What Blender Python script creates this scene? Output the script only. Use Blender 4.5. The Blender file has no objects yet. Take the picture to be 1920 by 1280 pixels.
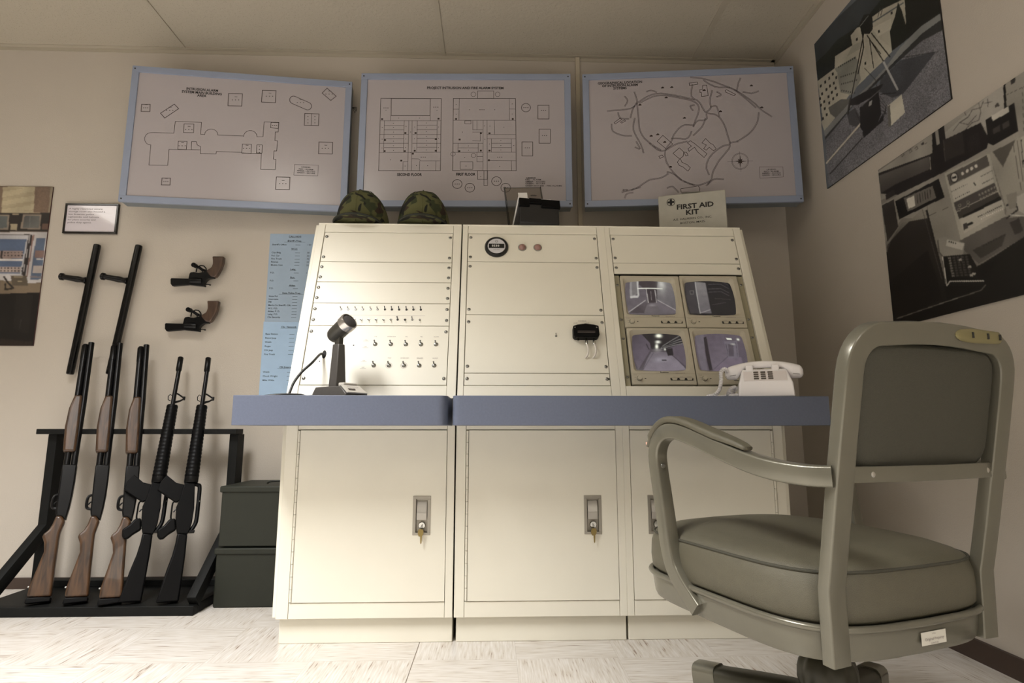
import bpy, bmesh, math, random
import numpy as np
from mathutils import Vector, Matrix
random.seed(4)
C = bpy.context.scene
COL = C.collection
PI = math.pi

# ------------------------------------------------------------------ camera
FPX = 1080.0
PITCH = math.atan(166 / FPX)
YAW = math.atan(35 / FPX * math.cos(PITCH))
CAMH = 0.673
FW = Vector((math.sin(YAW) * math.cos(PITCH), math.cos(YAW) * math.cos(PITCH), math.sin(PITCH)))
RT = Vector((math.cos(YAW), -math.sin(YAW), 0))
UP = RT.cross(FW)
CP = Vector((0, 0, CAMH))
cam = bpy.data.cameras.new('camera')
cam.sensor_width = 36
cam.lens = FPX * 36 / 1920
cam.clip_start = 0.05
camo = bpy.data.objects.new('camera', cam)
camo.matrix_world = Matrix(((RT.x, UP.x, -FW.x, CP.x), (RT.y, UP.y, -FW.y, CP.y), (RT.z, UP.z, -FW.z, CP.z), (0, 0, 0, 1)))
COL.objects.link(camo)
C.camera = camo

# ------------------------------------------------------------------ world, exposure
w = bpy.data.worlds.new('world')
C.world = w
w.use_nodes = True
w.node_tree.nodes['Background'].inputs[0].default_value = (0.9, 0.86, 0.78, 1)
w.node_tree.nodes['Background'].inputs[1].default_value = 0.02
C.view_settings.view_transform = 'Standard'
C.view_settings.look = 'None'
C.view_settings.exposure = 0.64
C.view_settings.gamma = 1
C.view_settings.use_curve_mapping = False
WY, WX, CZ, FLX = 2.675, 1.44, 2.55, -4.4      # back wall, right wall, ceiling, left wall
BY = -3.6
# recessed fluorescent lamps: x, y, power
LAMPS = [(-1.25, 0.50, 50), (-3.2, 0.3, 34), (-1.25, -2.0, 30), (0.9, -1.5, 34)]
for i, (lx, ly, p) in enumerate(LAMPS):
    l = bpy.data.lights.new('fluorescent_lamp', 'AREA')
    l.shape = 'RECTANGLE'; l.size = 0.56; l.size_y = 1.16
    l.energy = p; l.color = (1.0, 0.99, 0.985); l.spread = math.radians(112)
    lo = bpy.data.objects.new('fluorescent_lamp', l)
    lo.location = (lx, ly, CZ - 0.035)
    COL.objects.link(lo)

# ------------------------------------------------------------------ helpers
def lin(c):
    return tuple(((v / 255) / 12.92 if v / 255 <= .04045 else ((v / 255 + .055) / 1.055) ** 2.4) for v in c)

MATS = {}
def mat(name, rgb=(200, 200, 200), rough=.5, metal=0., noise=0., nscale=30., bump=0., bscale=200., emit=0., alpha=1., coat=0., trans=0., spec=.5):
    if name in MATS: return MATS[name]
    m = bpy.data.materials.new(name); m.use_nodes = True
    nt = m.node_tree; b = nt.nodes['Principled BSDF']
    col = lin(rgb) + (1,)
    b.inputs['Base Color'].default_value = col
    b.inputs['Roughness'].default_value = rough
    b.inputs['Metallic'].default_value = metal
    b.inputs['Alpha'].default_value = alpha
    b.inputs['Coat Weight'].default_value = coat
    b.inputs['Specular IOR Level'].default_value = spec
    b.inputs['Transmission Weight'].default_value = trans
    tc = None
    if noise or bump:
        tc = nt.nodes.new('ShaderNodeTexCoord')
    if noise:
        n = nt.nodes.new('ShaderNodeTexNoise'); n.inputs['Scale'].default_value = nscale; n.inputs['Detail'].default_value = 4
        nt.links.new(tc.outputs['Object'], n.inputs['Vector'])
        r = nt.nodes.new('ShaderNodeMapRange')
        r.inputs['From Min'].default_value = .3; r.inputs['From Max'].default_value = .7
        r.inputs['To Min'].default_value = 1 - noise; r.inputs['To Max'].default_value = 1 + noise
        nt.links.new(n.outputs['Fac'], r.inputs['Value'])
        mx = nt.nodes.new('ShaderNodeVectorMath'); mx.operation = 'SCALE'
        mx.inputs[0].default_value = col[:3]
        nt.links.new(r.outputs['Result'], mx.inputs['Scale'])
        nt.links.new(mx.outputs['Vector'], b.inputs['Base Color'])
    if bump:
        n = nt.nodes.new('ShaderNodeTexNoise'); n.inputs['Scale'].default_value = bscale; n.inputs['Detail'].default_value = 3
        nt.links.new(tc.outputs['Object'], n.inputs['Vector'])
        bp = nt.nodes.new('ShaderNodeBump'); bp.inputs['Strength'].default_value = bump; bp.inputs['Distance'].default_value = .002
        nt.links.new(n.outputs['Fac'], bp.inputs['Height']); nt.links.new(bp.outputs['Normal'], b.inputs['Normal'])
    if emit:
        b.inputs['Emission Color'].default_value = col; b.inputs['Emission Strength'].default_value = emit
    MATS[name] = m
    return m

class MB:
    """collects geometry (in a local frame M) and links it as one mesh object"""
    def __init__(s, M=None):
        s.v = []; s.f = []; s.mi = []; s.M = M or Matrix.Identity(4); s.cur = 0
    def add(s, vs, fs, M=None):
        o = len(s.v); T = s.M @ M if M is not None else s.M
        s.v += [T @ Vector(p) for p in vs]
        for f in fs: s.f.append([i + o for i in f]); s.mi.append(s.cur)
        return s
    def box(s, x0, x1, y0, y1, z0, z1, M=None):
        vs = [(x, y, z) for z in (z0, z1) for y in (y0, y1) for x in (x0, x1)]
        return s.add(vs, [(0, 2, 3, 1), (4, 5, 7, 6), (0, 1, 5, 4), (2, 6, 7, 3), (0, 4, 6, 2), (1, 3, 7, 5)], M)
    def prism(s, pts, t0, t1, M=None):
        """2D polygon (x,y) extruded along z from t0 to t1"""
        n = len(pts)
        a = sum(pts[i][0] * pts[(i + 1) % n][1] - pts[(i + 1) % n][0] * pts[i][1] for i in range(n))
        if a < 0: pts = pts[::-1]
        vs = [(p[0], p[1], t0) for p in pts] + [(p[0], p[1], t1) for p in pts]
        fs = [list(range(n))[::-1], list(range(n, 2 * n))] + [(i, (i + 1) % n, (i + 1) % n + n, i + n) for i in range(n)]
        return s.add(vs, fs, M)
    def loft(s, rings, cap=True, M=None, closed=True):
        n = len(rings[0]); vs = [p for r in rings for p in r]; fs = []
        for k in range(len(rings) - 1):
            for i in range(n if closed else n - 1):
                j = (i + 1) % n
                fs.append((k * n + i, k * n + j, (k + 1) * n + j, (k + 1) * n + i))
        if cap:
            fs.append(list(range(n))[::-1]); fs.append([(len(rings) - 1) * n + i for i in range(n)])
        return s.add(vs, fs, M)
    def lathe(s, prof, n=24, M=None, cap=True):
        """profile [(r,z)] about local z"""
        rings = [[(r * math.cos(2 * PI * i / n), r * math.sin(2 * PI * i / n), z) for i in range(n)] for r, z in prof]
        return s.loft(rings, cap, M)
    def sweep(s, pts, w, h, side, M=None, round_=.3, caps=True, scales=None, n_round=2):
        """rect section: w along side, h along the normal"""
        pts = [Vector(p) for p in pts]; rings = []
        r = min(w, h) * round_
        for i, p in enumerate(pts):
            t = (pts[min(i + 1, len(pts) - 1)] - pts[max(i - 1, 0)]).normalized()
            sd = Vector(side[i] if isinstance(side, list) else side)
            sd = (sd - t * sd.dot(t)).normalized(); nn = t.cross(sd)
            k = scales[i] if scales else 1
            ring = []
            for cx, cy, a0 in ((1, 1, 0), (-1, 1, 90), (-1, -1, 180), (1, -1, 270)):
                for q in range(n_round + 1):
                    a = math.radians(a0 + 90 * q / n_round)
                    x = cx * (w / 2 - r) + r * math.cos(a); y = cy * (h / 2 - r) + r * math.sin(a)
                    ring.append(p + sd * x * k + nn * y * k)
            rings.append(ring)
        return s.loft(rings, caps, M)
    def tube(s, pts, r, n=10, M=None, radii=None):
        pts = [Vector(p) for p in pts]; rings = []; pn = None
        for i, p in enumerate(pts):
            t = (pts[min(i + 1, len(pts) - 1)] - pts[max(i - 1, 0)]).normalized()
            if pn is None: pn = t.orthogonal().normalized()
            pn = (pn - t * pn.dot(t)).normalized(); b = t.cross(pn)
            rr = radii[i] if radii else r
            rings.append([p + (pn * math.cos(2 * PI * k / n) + b * math.sin(2 * PI * k / n)) * rr for k in range(n)])
        return s.loft(rings, True, M)
    def ribbon(s, pts, wd, M=None, closed=False, z=0.):
        """flat line drawing in local xy plane"""
        pts = [Vector((p[0], p[1], 0)) for p in pts]
        m = len(pts)
        for i in range(m if closed else m - 1):
            a, b = pts[i], pts[(i + 1) % m]
            d = b - a
            if d.length < 1e-6: continue
            d.normalize(); q = Vector((-d.y, d.x, 0)) * wd / 2; e = d * wd / 2
            s.add([(a - e - q) + Vector((0, 0, z)), (b + e - q) + Vector((0, 0, z)), (b + e + q) + Vector((0, 0, z)), (a - e + q) + Vector((0, 0, z))], [(0, 1, 2, 3)], M)
        return s
    def text(s, body, x, y, size, M=None, wide=1., bold=0., align='LEFT', rot=0., z=0., space=1., line=1.):
        c = bpy.data.curves.new('t', 'FONT'); c.body = body; c.size = size; c.offset = bold; c.align_x = align
        c.resolution_u = 2; c.space_character = space; c.space_line = line
        o = bpy.data.objects.new('t', c); me = o.to_mesh()
        T = Matrix.Translation((x, y, z)) @ Matrix.Rotation(rot, 4, 'Z') @ Matrix.Diagonal((wide, 1, 1, 1))
        s.add([v.co.copy() for v in me.vertices], [list(p.vertices) for p in me.polygons], (M @ T) if M is not None else T)
        o.to_mesh_clear(); bpy.data.objects.remove(o); bpy.data.curves.remove(c)
        return s
    def build(s, name, mats, parent=None, bevel=0., seg=2, smooth=True, sub=0, angle=40, vcol=None):
        me = bpy.data.meshes.new(name)
        me.from_pydata([tuple(v) for v in s.v], [], s.f)
        if not isinstance(mats, (list, tuple)): mats = [mats]
        for m in mats: me.materials.append(m)
        if any(s.mi): me.polygons.foreach_set('material_index', s.mi)
        bm = bmesh.new(); bm.from_mesh(me); bmesh.ops.recalc_face_normals(bm, faces=bm.faces) if s.fixn else None
        bm.to_mesh(me); bm.free()
        if smooth:
            me.polygons.foreach_set('use_smooth', [True] * len(me.polygons))
            me.set_sharp_from_angle(angle=math.radians(angle))
        o = bpy.data.objects.new(name, me); COL.objects.link(o)
        if parent is not None: o.parent = parent
        if bevel:
            b = o.modifiers.new('bevel', 'BEVEL'); b.width = bevel; b.segments = seg; b.limit_method = 'ANGLE'; b.angle_limit = math.radians(40)
            b.harden_normals = False
        if sub:
            q = o.modifiers.new('sub', 'SUBSURF'); q.levels = sub; q.render_levels = sub
        return o
    fixn = True

def thing(name, label, cat, M=None, group=None):
    o = bpy.data.objects.new(name, None); COL.objects.link(o); o.empty_display_size = .05
    if M is not None: o.matrix_world = M if isinstance(M, Matrix) else Matrix.Translation(M)
    o['label'] = label; o['category'] = cat
    if group: o['group'] = group
    return o
def tag(o, label, cat, group=None):
    o['label'] = label; o['category'] = cat
    if group: o['group'] = group
    return o
def struct(o): o['kind'] = 'structure'; return o
def copy_tree(o, M, label, par=None):
    c = o.copy(); COL.objects.link(c)
    if par is None: c.matrix_world = M; c['label'] = label
    else: c.parent = par
    for ch in o.children: copy_tree(ch, None, None, c)
    return c
def basis(x, y, z, o):
    return Matrix(((x[0], y[0], z[0], o[0]), (x[1], y[1], z[1], o[1]), (x[2], y[2], z[2], o[2]), (0, 0, 0, 1)))
def ray(px, py): return FW + RT * ((px - 960) / FPX) - UP * ((py - 640) / FPX)
def on_plane(px, py, p0, n):
    r = ray(px, py); return CP + r * ((Vector(p0) - CP).dot(n) / r.dot(n))
def project(p):
    d = Vector(p) - CP; z = d.dot(FW); return 960 + FPX * d.dot(RT) / z, 640 - FPX * d.dot(UP) / z
class Tracer:
    """turns measured points of the photograph into coordinates on a flat board with frame M (x right, y up, z out)"""
    def __init__(s, M, ox, oy, k): s.M = M; s.I = M.inverted(); s.n = M.col[2].xyz; s.p = M.col[3].xyz; s.o = (ox, oy, k)
    def __call__(s, x, y):
        q = s.I @ on_plane(s.o[0] + x / s.o[2], s.o[1] + y / s.o[2], s.p, s.n); return (q.x, q.y)
    def many(s, pts): return [s(*p) for p in pts]

# ------------------------------------------------------------------ printed pictures (a fine grid of coloured cells)
class Canvas:
    def __init__(s, M, w, h, nx, ny, ox, oy, k):
        """board frame M with origin at the lower left corner of a w x h picture"""
        s.w, s.h, s.nx, s.ny, s.M = w, h, nx, ny, M
        g = np.zeros((ny, nx, 2))
        I = M
        for j in range(ny):
            for i in range(nx):
                p = I @ Vector((w * i / (nx - 1), h * (1 - j / (ny - 1)), 0)); x, y = project(p)
                g[j, i] = ((x - ox) * k, (y - oy) * k)
        s.X = g[..., 0]; s.Y = g[..., 1]; s.c = np.zeros((ny, nx, 3)); s.rng = np.random.RandomState(3)
    def mask(s, pts):
        m = np.zeros(s.X.shape, bool); n = len(pts)
        for i in range(n):
            x0, y0 = pts[i]; x1, y1 = pts[(i + 1) % n]
            if y0 == y1: continue
            c = ((s.Y >= min(y0, y1)) & (s.Y < max(y0, y1))) & (s.X < (x1 - x0) * (s.Y - y0) / (y1 - y0) + x0)
            m ^= c
        return m
    def fill(s, col): s.c[:] = lin(col if isinstance(col, tuple) else (col,) * 3)
    def poly(s, pts, col, col2=None, a=None, b=None, noise=0):
        m = s.mask(pts); c1 = np.array(lin(col if isinstance(col, tuple) else (col,) * 3))
        if col2 is not None:
            c2 = np.array(lin(col2 if isinstance(col2, tuple) else (col2,) * 3))
            a = a or pts[0]; b = b or pts[2]
            d = np.array(b, float) - np.array(a, float)
            t = np.clip(((s.X - a[0]) * d[0] + (s.Y - a[1]) * d[1]) / (d @ d), 0, 1)[..., None]
            v = c1 * (1 - t) + c2 * t
        else: v = np.broadcast_to(c1, s.c.shape)
        if noise: v = v * (1 + noise * (s.rng.rand(*s.X.shape)[..., None] * 2 - 1))
        s.c[m] = np.clip(v, 0, 1)[m]
    def line(s, pts, wd, col):
        c = lin(col if isinstance(col, tuple) else (col,) * 3)
        for (x0, y0), (x1, y1) in zip(pts, pts[1:]):
            dx, dy = x1 - x0, y1 - y0; L = dx * dx + dy * dy + 1e-9
            t = np.clip(((s.X - x0) * dx + (s.Y - y0) * dy) / L, 0, 1)
            d = np.hypot(s.X - x0 - t * dx, s.Y - y0 - t * dy)
            s.c[d < wd / 2] = c
    def glow(s, x, y, r, col, k=1.):
        d = np.exp(-(((s.X - x) / r[0]) ** 2 + ((s.Y - y) / r[1]) ** 2))[..., None] * k
        s.c[:] = s.c * (1 - np.clip(d, 0, 1)) + np.array(lin(col if isinstance(col, tuple) else (col,) * 3)) * np.clip(d, 0, 1)
    def grain(s, a):
        s.c *= (1 + a * (s.rng.rand(*s.X.shape)[..., None] * 2 - 1))
    def soften(s, tone=0.):
        if tone:
            g = s.rng.rand(14, 14); yy = np.linspace(0, 12.99, s.ny); xx = np.linspace(0, 12.99, s.nx); yi = yy.astype(int); xi = xx.astype(int)
            fy = (yy - yi)[:, None]; fx = (xx - xi)[None]
            v = (g[yi][:, xi] * (1 - fy) + g[yi + 1][:, xi] * fy) * (1 - fx) + (g[yi][:, xi + 1] * (1 - fy) + g[yi + 1][:, xi + 1] * fy) * fx
            s.c *= (1 + tone * (v[..., None] * 2 - 1))
        p = np.pad(s.c, ((1, 1), (1, 1), (0, 0)), 'edge')
        s.c = (p[1:-1, 1:-1] * 4 + p[:-2, 1:-1] + p[2:, 1:-1] + p[1:-1, :-2] + p[1:-1, 2:]) / 8
    def build(s, name, parent, material, z=0., shape=None, local=None):
        """shape(u,v)->(x,y,z) offsets, local: frame inside the parent"""
        nx, ny = s.nx, s.ny; vs = []
        for j in range(ny):
            for i in range(nx):
                u, v = i / (nx - 1), 1 - j / (ny - 1)
                vs.append(shape(u, v) if shape else (s.w * u, s.h * v, z))
        fs = [(j * nx + i, (j + 1) * nx + i, (j + 1) * nx + i + 1, j * nx + i + 1) for j in range(ny - 1) for i in range(nx - 1)]
        mb = MB(local); mb.fixn = False; mb.add(vs, fs)
        o = mb.build(name, material, parent, smooth=bool(shape))
        at = o.data.color_attributes.new('picture', 'FLOAT_COLOR', 'POINT')
        buf = np.ones((nx * ny, 4), np.float32); buf[:, :3] = s.c.reshape(-1, 3)
        at.data.foreach_set('color', buf.ravel())
        return o
def picture_mat(name, rough=.35, emit=0., gain=1.):
    m = bpy.data.materials.new(name); m.use_nodes = True; nt = m.node_tree; b = nt.nodes['Principled BSDF']
    a = nt.nodes.new('ShaderNodeVertexColor'); a.layer_name = 'picture'
    if emit:
        nt.links.new(a.outputs['Color'], b.inputs['Emission Color']); b.inputs['Emission Strength'].default_value = emit
        b.inputs['Base Color'].default_value = (.02, .02, .025, 1)
    else: nt.links.new(a.outputs['Color'], b.inputs['Base Color'])
    b.inputs['Roughness'].default_value = rough
    return m

# ------------------------------------------------------------------ materials
cream = mat('cream_enamel', (234, 230, 215), .38, noise=.015, nscale=6, bump=.06, bscale=500)
cream_d = mat('cream_enamel_groove', (150, 144, 120), .6)
black = mat('black_gap', (14, 13, 12), .7)
bluegrey = mat('worktop_blue_grey', (92, 99, 117), .45, noise=.05, nscale=160, bump=.15, bscale=700)
steel = mat('screw_steel', (150, 150, 145), .3, 1.)
chrome = mat('chrome', (205, 205, 200), .18, 1.)
darkmet = mat('dark_slot', (35, 33, 30), .6)
handle_m = mat('handle_cast', (168, 163, 152), .4, .6)
handle_s = mat('handle_paddle', (190, 186, 178), .35, .4)
brass = mat('brass_key', (150, 132, 84), .4, .8)
frame_blue = mat('frame_blue_grey', (146, 156, 178), .42, .15, noise=.02, nscale=9)
case_grey = mat('case_grey', (120, 126, 130), .55)
white_acrylic = mat('milky_acrylic', (172, 166, 169), .22, noise=.01, nscale=4)
ink = mat('print_ink', (62, 52, 50), .6)
ink_thin = mat('print_ink_pale', (128, 118, 116), .6)
road_ink = mat('print_ink_road', (98, 91, 94), .6)
ink_black = mat('lettering_black', (22, 20, 20), .6)
gun = mat('blued_steel', (11, 11, 12), .3, 0., bump=.05, bscale=600, spec=.22)
gunblk = mat('black_polymer', (9, 9, 10), .4, bump=.15, bscale=900, spec=.12)
rackm = mat('rack_black_paint', (14, 15, 14), .6, noise=.15, nscale=40, bump=.2, bscale=300, spec=.2)
olive = mat('ammo_olive', (38, 40, 33), .55, spec=.3, noise=.06, nscale=30, bump=.1, bscale=400)
chairm = mat('chair_grey_green_enamel', (108, 105, 92), .28, .35, noise=.03, nscale=20, bump=.04, bscale=300, coat=.2)
vinyl = mat('chair_vinyl', (88, 84, 69), .42, noise=.05, nscale=60, bump=.5, bscale=900)
vinyl_back = mat('chair_back_fabric', (64, 62, 51), .7, noise=.08, nscale=300, bump=.6, bscale=1200)
darkgreen = mat('chair_base_dark', (60, 58, 46), .4, .2, noise=.08, nscale=20)
brown_base = mat('baseboard_brown', (62, 48, 40), .5, noise=.08, nscale=20)
phone_w = mat('phone_white', (250, 247, 248), .25, coat=.3)
phone_face = mat('phone_face', (236, 229, 228), .35)
key_grey = mat('phone_key', (98, 90, 82), .4)
mic_grey = mat('mic_grey', (78, 75, 72), .4, .1, noise=.04, nscale=60)
mic_dark = mat('mic_dark', (62, 60, 54), .4, .2)
mic_silver = mat('mic_silver', (196, 192, 188), .25, .9)
mic_panel = mat('mic_panel_tan', (188, 183, 174), .45)
mic_cloth = mat('mic_grille', (58, 54, 52), .8, bump=.8, bscale=900)
rubber = mat('black_cable', (26, 25, 24), .45)
cable_w = mat('white_cable', (228, 222, 212), .4)
mon_case = mat('monitor_case', (190, 183, 164), .45, noise=.02, nscale=30)
mon_dark = mat('monitor_inner', (150, 142, 124), .5)
paper_blue = mat('blue_paper', (172, 194, 212), .7, noise=.03, nscale=12)
paper = mat('white_paper', (240, 238, 236), .6)
kit_m = mat('kit_grey_metal', (176, 174, 164), .45, .1, noise=.05, nscale=25)
box_blk = mat('card_box_black', (24, 23, 23), .4, bump=.3, bscale=600)
rub_clk = mat('clock_bezel', (18, 18, 18), .3)
clk_face = mat('clock_face', (206, 204, 208), .4)
lens_red = mat('lamp_lens_dusty_red', (150, 112, 104), .15, coat=.5)

def smoke_mat():
    m = bpy.data.materials.new('smoked_plastic'); m.use_nodes = True; nt = m.node_tree
    nt.nodes.clear(); o = nt.nodes.new('ShaderNodeOutputMaterial'); mx = nt.nodes.new('ShaderNodeMixShader')
    t = nt.nodes.new('ShaderNodeBsdfTransparent'); t.inputs[0].default_value = (.74, .72, .68, 1)
    g = nt.nodes.new('ShaderNodeBsdfGlossy'); g.inputs['Roughness'].default_value = .12; g.inputs[0].default_value = (.8, .8, .8, 1)
    f = nt.nodes.new('ShaderNodeFresnel'); f.inputs[0].default_value = 1.45
    nt.links.new(f.outputs[0], mx.inputs[0]); nt.links.new(t.outputs[0], mx.inputs[1]); nt.links.new(g.outputs[0], mx.inputs[2])
    nt.links.new(mx.outputs[0], o.inputs[0]); return m
smoke = smoke_mat()

def wood_mat(name, c1, c2):
    m = bpy.data.materials.new(name); m.use_nodes = True; nt = m.node_tree; b = nt.nodes['Principled BSDF']
    tc = nt.nodes.new('ShaderNodeTexCoord'); mp = nt.nodes.new('ShaderNodeMapping'); mp.inputs['Scale'].default_value = (60, 7, 40)
    n = nt.nodes.new('ShaderNodeTexNoise'); n.inputs['Scale'].default_value = 1.5; n.inputs['Detail'].default_value = 6; n.inputs['Distortion'].default_value = .8
    r = nt.nodes.new('ShaderNodeValToRGB'); r.color_ramp.elements[0].position = .3; r.color_ramp.elements[1].position = .72
    r.color_ramp.elements[0].color = lin(c1) + (1,); r.color_ramp.elements[1].color = lin(c2) + (1,)
    nt.links.new(tc.outputs['Object'], mp.inputs['Vector']); nt.links.new(mp.outputs[0], n.inputs['Vector']); nt.links.new(n.outputs['Fac'], r.inputs[0])
    nt.links.new(r.outputs[0], b.inputs['Base Color']); b.inputs['Roughness'].default_value = .38; b.inputs['Coat Weight'].default_value = .25
    return m
walnut = wood_mat('walnut_stock', (42, 28, 17), (84, 58, 36))
grip_wood = wood_mat('revolver_grip_wood', (52, 35, 25), (80, 59, 44))

def camo_mat():
    m = bpy.data.materials.new('camouflage_cloth'); m.use_nodes = True; nt = m.node_tree; b = nt.nodes['Principled BSDF']
    tc = nt.nodes.new('ShaderNodeTexCoord'); prev = None
    base = nt.nodes.new('ShaderNodeRGB'); base.outputs[0].default_value = lin((86, 86, 52)) + (1,); prev = base.outputs[0]
    for i, (c, sc, th, off) in enumerate((((50, 56, 32), 9, .49, 3.1), ((48, 35, 24), 9, .54, 7.7), ((22, 23, 18), 12, .57, 12.4))):
        mp = nt.nodes.new('ShaderNodeMapping'); mp.inputs['Location'].default_value = (off, off * .7, off * 1.3); mp.inputs['Scale'].default_value = (1, 1, 1.5)
        n = nt.nodes.new('ShaderNodeTexNoise'); n.inputs['Scale'].default_value = sc; n.inputs['Detail'].default_value = 2; n.inputs['Distortion'].default_value = .6
        r = nt.nodes.new('ShaderNodeValToRGB'); r.color_ramp.elements[0].position = th - .008; r.color_ramp.elements[1].position = th + .008
        mx = nt.nodes.new('ShaderNodeMix'); mx.data_type = 'RGBA'
        nt.links.new(tc.outputs['Object'], mp.inputs[0]); nt.links.new(mp.outputs[0], n.inputs['Vector']); nt.links.new(n.outputs['Fac'], r.inputs[0])
        nt.links.new(r.outputs[0], mx.inputs[0]); nt.links.new(prev, mx.inputs[6]); mx.inputs[7].default_value = lin(c) + (1,); prev = mx.outputs[2]
    nt.links.new(prev, b.inputs['Base Color']); b.inputs['Roughness'].default_value = .9
    n = nt.nodes.new('ShaderNodeTexNoise'); n.inputs['Scale'].default_value = 45; bp = nt.nodes.new('ShaderNodeBump'); bp.inputs['Strength'].default_value = .5; bp.inputs['Distance'].default_value = .004
    nt.links.new(tc.outputs['Object'], n.inputs['Vector']); nt.links.new(n.outputs['Fac'], bp.inputs['Height']); nt.links.new(bp.outputs[0], b.inputs['Normal'])
    return m
camo_cloth = camo_mat()

def floor_mat():
    m = bpy.data.materials.new('vinyl_tile_floor'); m.use_nodes = True; nt = m.node_tree; b = nt.nodes['Principled BSDF']; N = nt.nodes; L = nt.links
    tc = N.new('ShaderNodeTexCoord'); sp = N.new('ShaderNodeSeparateXYZ'); L.new(tc.outputs['Object'], sp.inputs[0])
    def math_(op, a, bb=None, c=None):
        n = N.new('ShaderNodeMath'); n.operation = op
        for i, q in enumerate((a, bb, c)):
            if q is None: continue
            if isinstance(q, (int, float)): n.inputs[i].default_value = q
            else: L.new(q, n.inputs[i])
        return n.outputs[0]
    T = .305
    tx = math_('DIVIDE', math_('ADD', sp.outputs[0], .233 + T * 40), T); ty = math_('DIVIDE', math_('ADD', sp.outputs[1], -1.836 + T * 40), T)
    ix = math_('FLOOR', tx); iy = math_('FLOOR', ty)
    par = math_('MODULO', math_('ADD', ix, iy), 2.)
    seed = math_('ADD', math_('MULTIPLY', ix, 3.17), math_('MULTIPLY', iy, 7.31))
    outs = []
    for (sx, sy) in ((13, 200), (200, 13)):
        cm = N.new('ShaderNodeCombineXYZ')
        L.new(math_('MULTIPLY', sp.outputs[0], sx), cm.inputs[0]); L.new(math_('MULTIPLY', sp.outputs[1], sy), cm.inputs[1]); L.new(seed, cm.inputs[2])
        n = N.new('ShaderNodeTexNoise'); n.inputs['Scale'].default_value = 1; n.inputs['Detail'].default_value = 2.5; n.inputs['Distortion'].default_value = .15; L.new(cm.outputs[0], n.inputs['Vector']); outs.append(n.outputs['Fac'])
    mx = N.new('ShaderNodeMix'); mx.data_type = 'FLOAT'; L.new(par, mx.inputs[0]); L.new(outs[1], mx.inputs[2]); L.new(outs[0], mx.inputs[3])
    r = N.new('ShaderNodeValToRGB'); e = r.color_ramp.elements
    e[0].position = .28; e[0].color = lin((214, 210, 205)) + (1,); e[1].position = .50; e[1].color = lin((200, 194, 186)) + (1,)
    e2 = e.new(.64); e2.color = lin((192, 184, 173)) + (1,); e3 = e.new(.735); e3.color = lin((118, 94, 78)) + (1,)
    L.new(mx.outputs[0], r.inputs[0])
    # hairline tile joints
    fx = math_('ABSOLUTE', math_('SUBTRACT', math_('FRACT', math_('ADD', tx, .5)), .5)); fy = math_('ABSOLUTE', math_('SUBTRACT', math_('FRACT', math_('ADD', ty, .5)), .5))
    jt = math_('LESS_THAN', math_('MINIMUM', fx, fy), .0022)
    m2 = N.new('ShaderNodeMix'); m2.data_type = 'RGBA'; L.new(math_('MULTIPLY', jt, .25), m2.inputs[0]); L.new(r.outputs[0], m2.inputs[6]); m2.inputs[7].default_value = lin((110, 96, 80)) + (1,)
    # the one open joint
    op = math_('LESS_THAN', math_('ABSOLUTE', math_('ADD', sp.outputs[0], .233)), .0012)
    m3 = N.new('ShaderNodeMix'); m3.data_type = 'RGBA'; L.new(op, m3.inputs[0]); L.new(m2.outputs[2], m3.inputs[6]); m3.inputs[7].default_value = lin((90, 76, 60)) + (1,)
    L.new(m3.outputs[2], b.inputs['Base Color']); b.inputs['Roughness'].default_value = .32
    return m

def ceiling_mat():
    m = bpy.data.materials.new('acoustic_ceiling_tile'); m.use_nodes = True; nt = m.node_tree; b = nt.nodes['Principled BSDF']; N = nt.nodes; L = nt.links
    tc = N.new('ShaderNodeTexCoord')
    v = N.new('ShaderNodeTexVoronoi'); v.inputs['Scale'].default_value = 130; n = N.new('ShaderNodeTexNoise'); n.inputs['Scale'].default_value = 60
    L.new(tc.outputs['Object'], v.inputs['Vector']); L.new(tc.outputs['Object'], n.inputs['Vector'])
    r = N.new('ShaderNodeValToRGB'); r.color_ramp.elements[0].position = .08; r.color_ramp.elements[1].position = .22
    r.color_ramp.elements[0].color = lin((138, 131, 116)) + (1,); r.color_ramp.elements[1].color = lin((180, 172, 156)) + (1,)
    L.new(v.outputs['Distance'], r.inputs[0]); L.new(r.outputs[0], b.inputs['Base Color']); b.inputs['Roughness'].default_value = .9
    bp = N.new('ShaderNodeBump'); bp.inputs['Strength'].default_value = .4; bp.inputs['Distance'].default_value = .003
    L.new(n.outputs['Fac'], bp.inputs['Height']); L.new(bp.outputs[0], b.inputs['Normal']); return m
wallm = mat('wall_vinyl_beige', (190, 182, 171), .55, noise=.02, nscale=3, bump=.35, bscale=260)

# ------------------------------------------------------------------ room
def slab(name, a, m):
    q = MB().box(*a).build(name, m, smooth=False); struct(q); return q
slab('floor', (FLX, WX, BY, WY, -.05, 0), floor_mat())
slab('ceiling', (FLX, WX, BY, WY, CZ, CZ + .05), ceiling_mat())
slab('wall_back', (FLX, WX + .1, WY, WY + .1, -.05, CZ + .05), wallm)
slab('wall_right', (WX, WX + .1, BY, WY, -.05, CZ + .05), wallm)
slab('wall_left', (FLX - .1, FLX, BY, WY + .1, -.05, CZ + .05), mat('wall_unseen_dark', (142, 134, 122), .7))  # unseen walls, colour darkened to cut bounce onto ceiling and upper walls
slab('wall_front', (FLX - .1, WX + .1, BY - .1, BY, -.05, CZ + .05), mat('wall_unseen_dark', (142, 134, 122), .7))
slab('baseboard_back', (FLX, WX - .012, WY - .01, WY, 0, .045), brown_base)
slab('baseboard_right', (WX - .012, WX, BY, WY, 0, .06), brown_base)
tbar = mat('ceiling_grid_metal', (176, 168, 152), .5)
g = MB()
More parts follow.
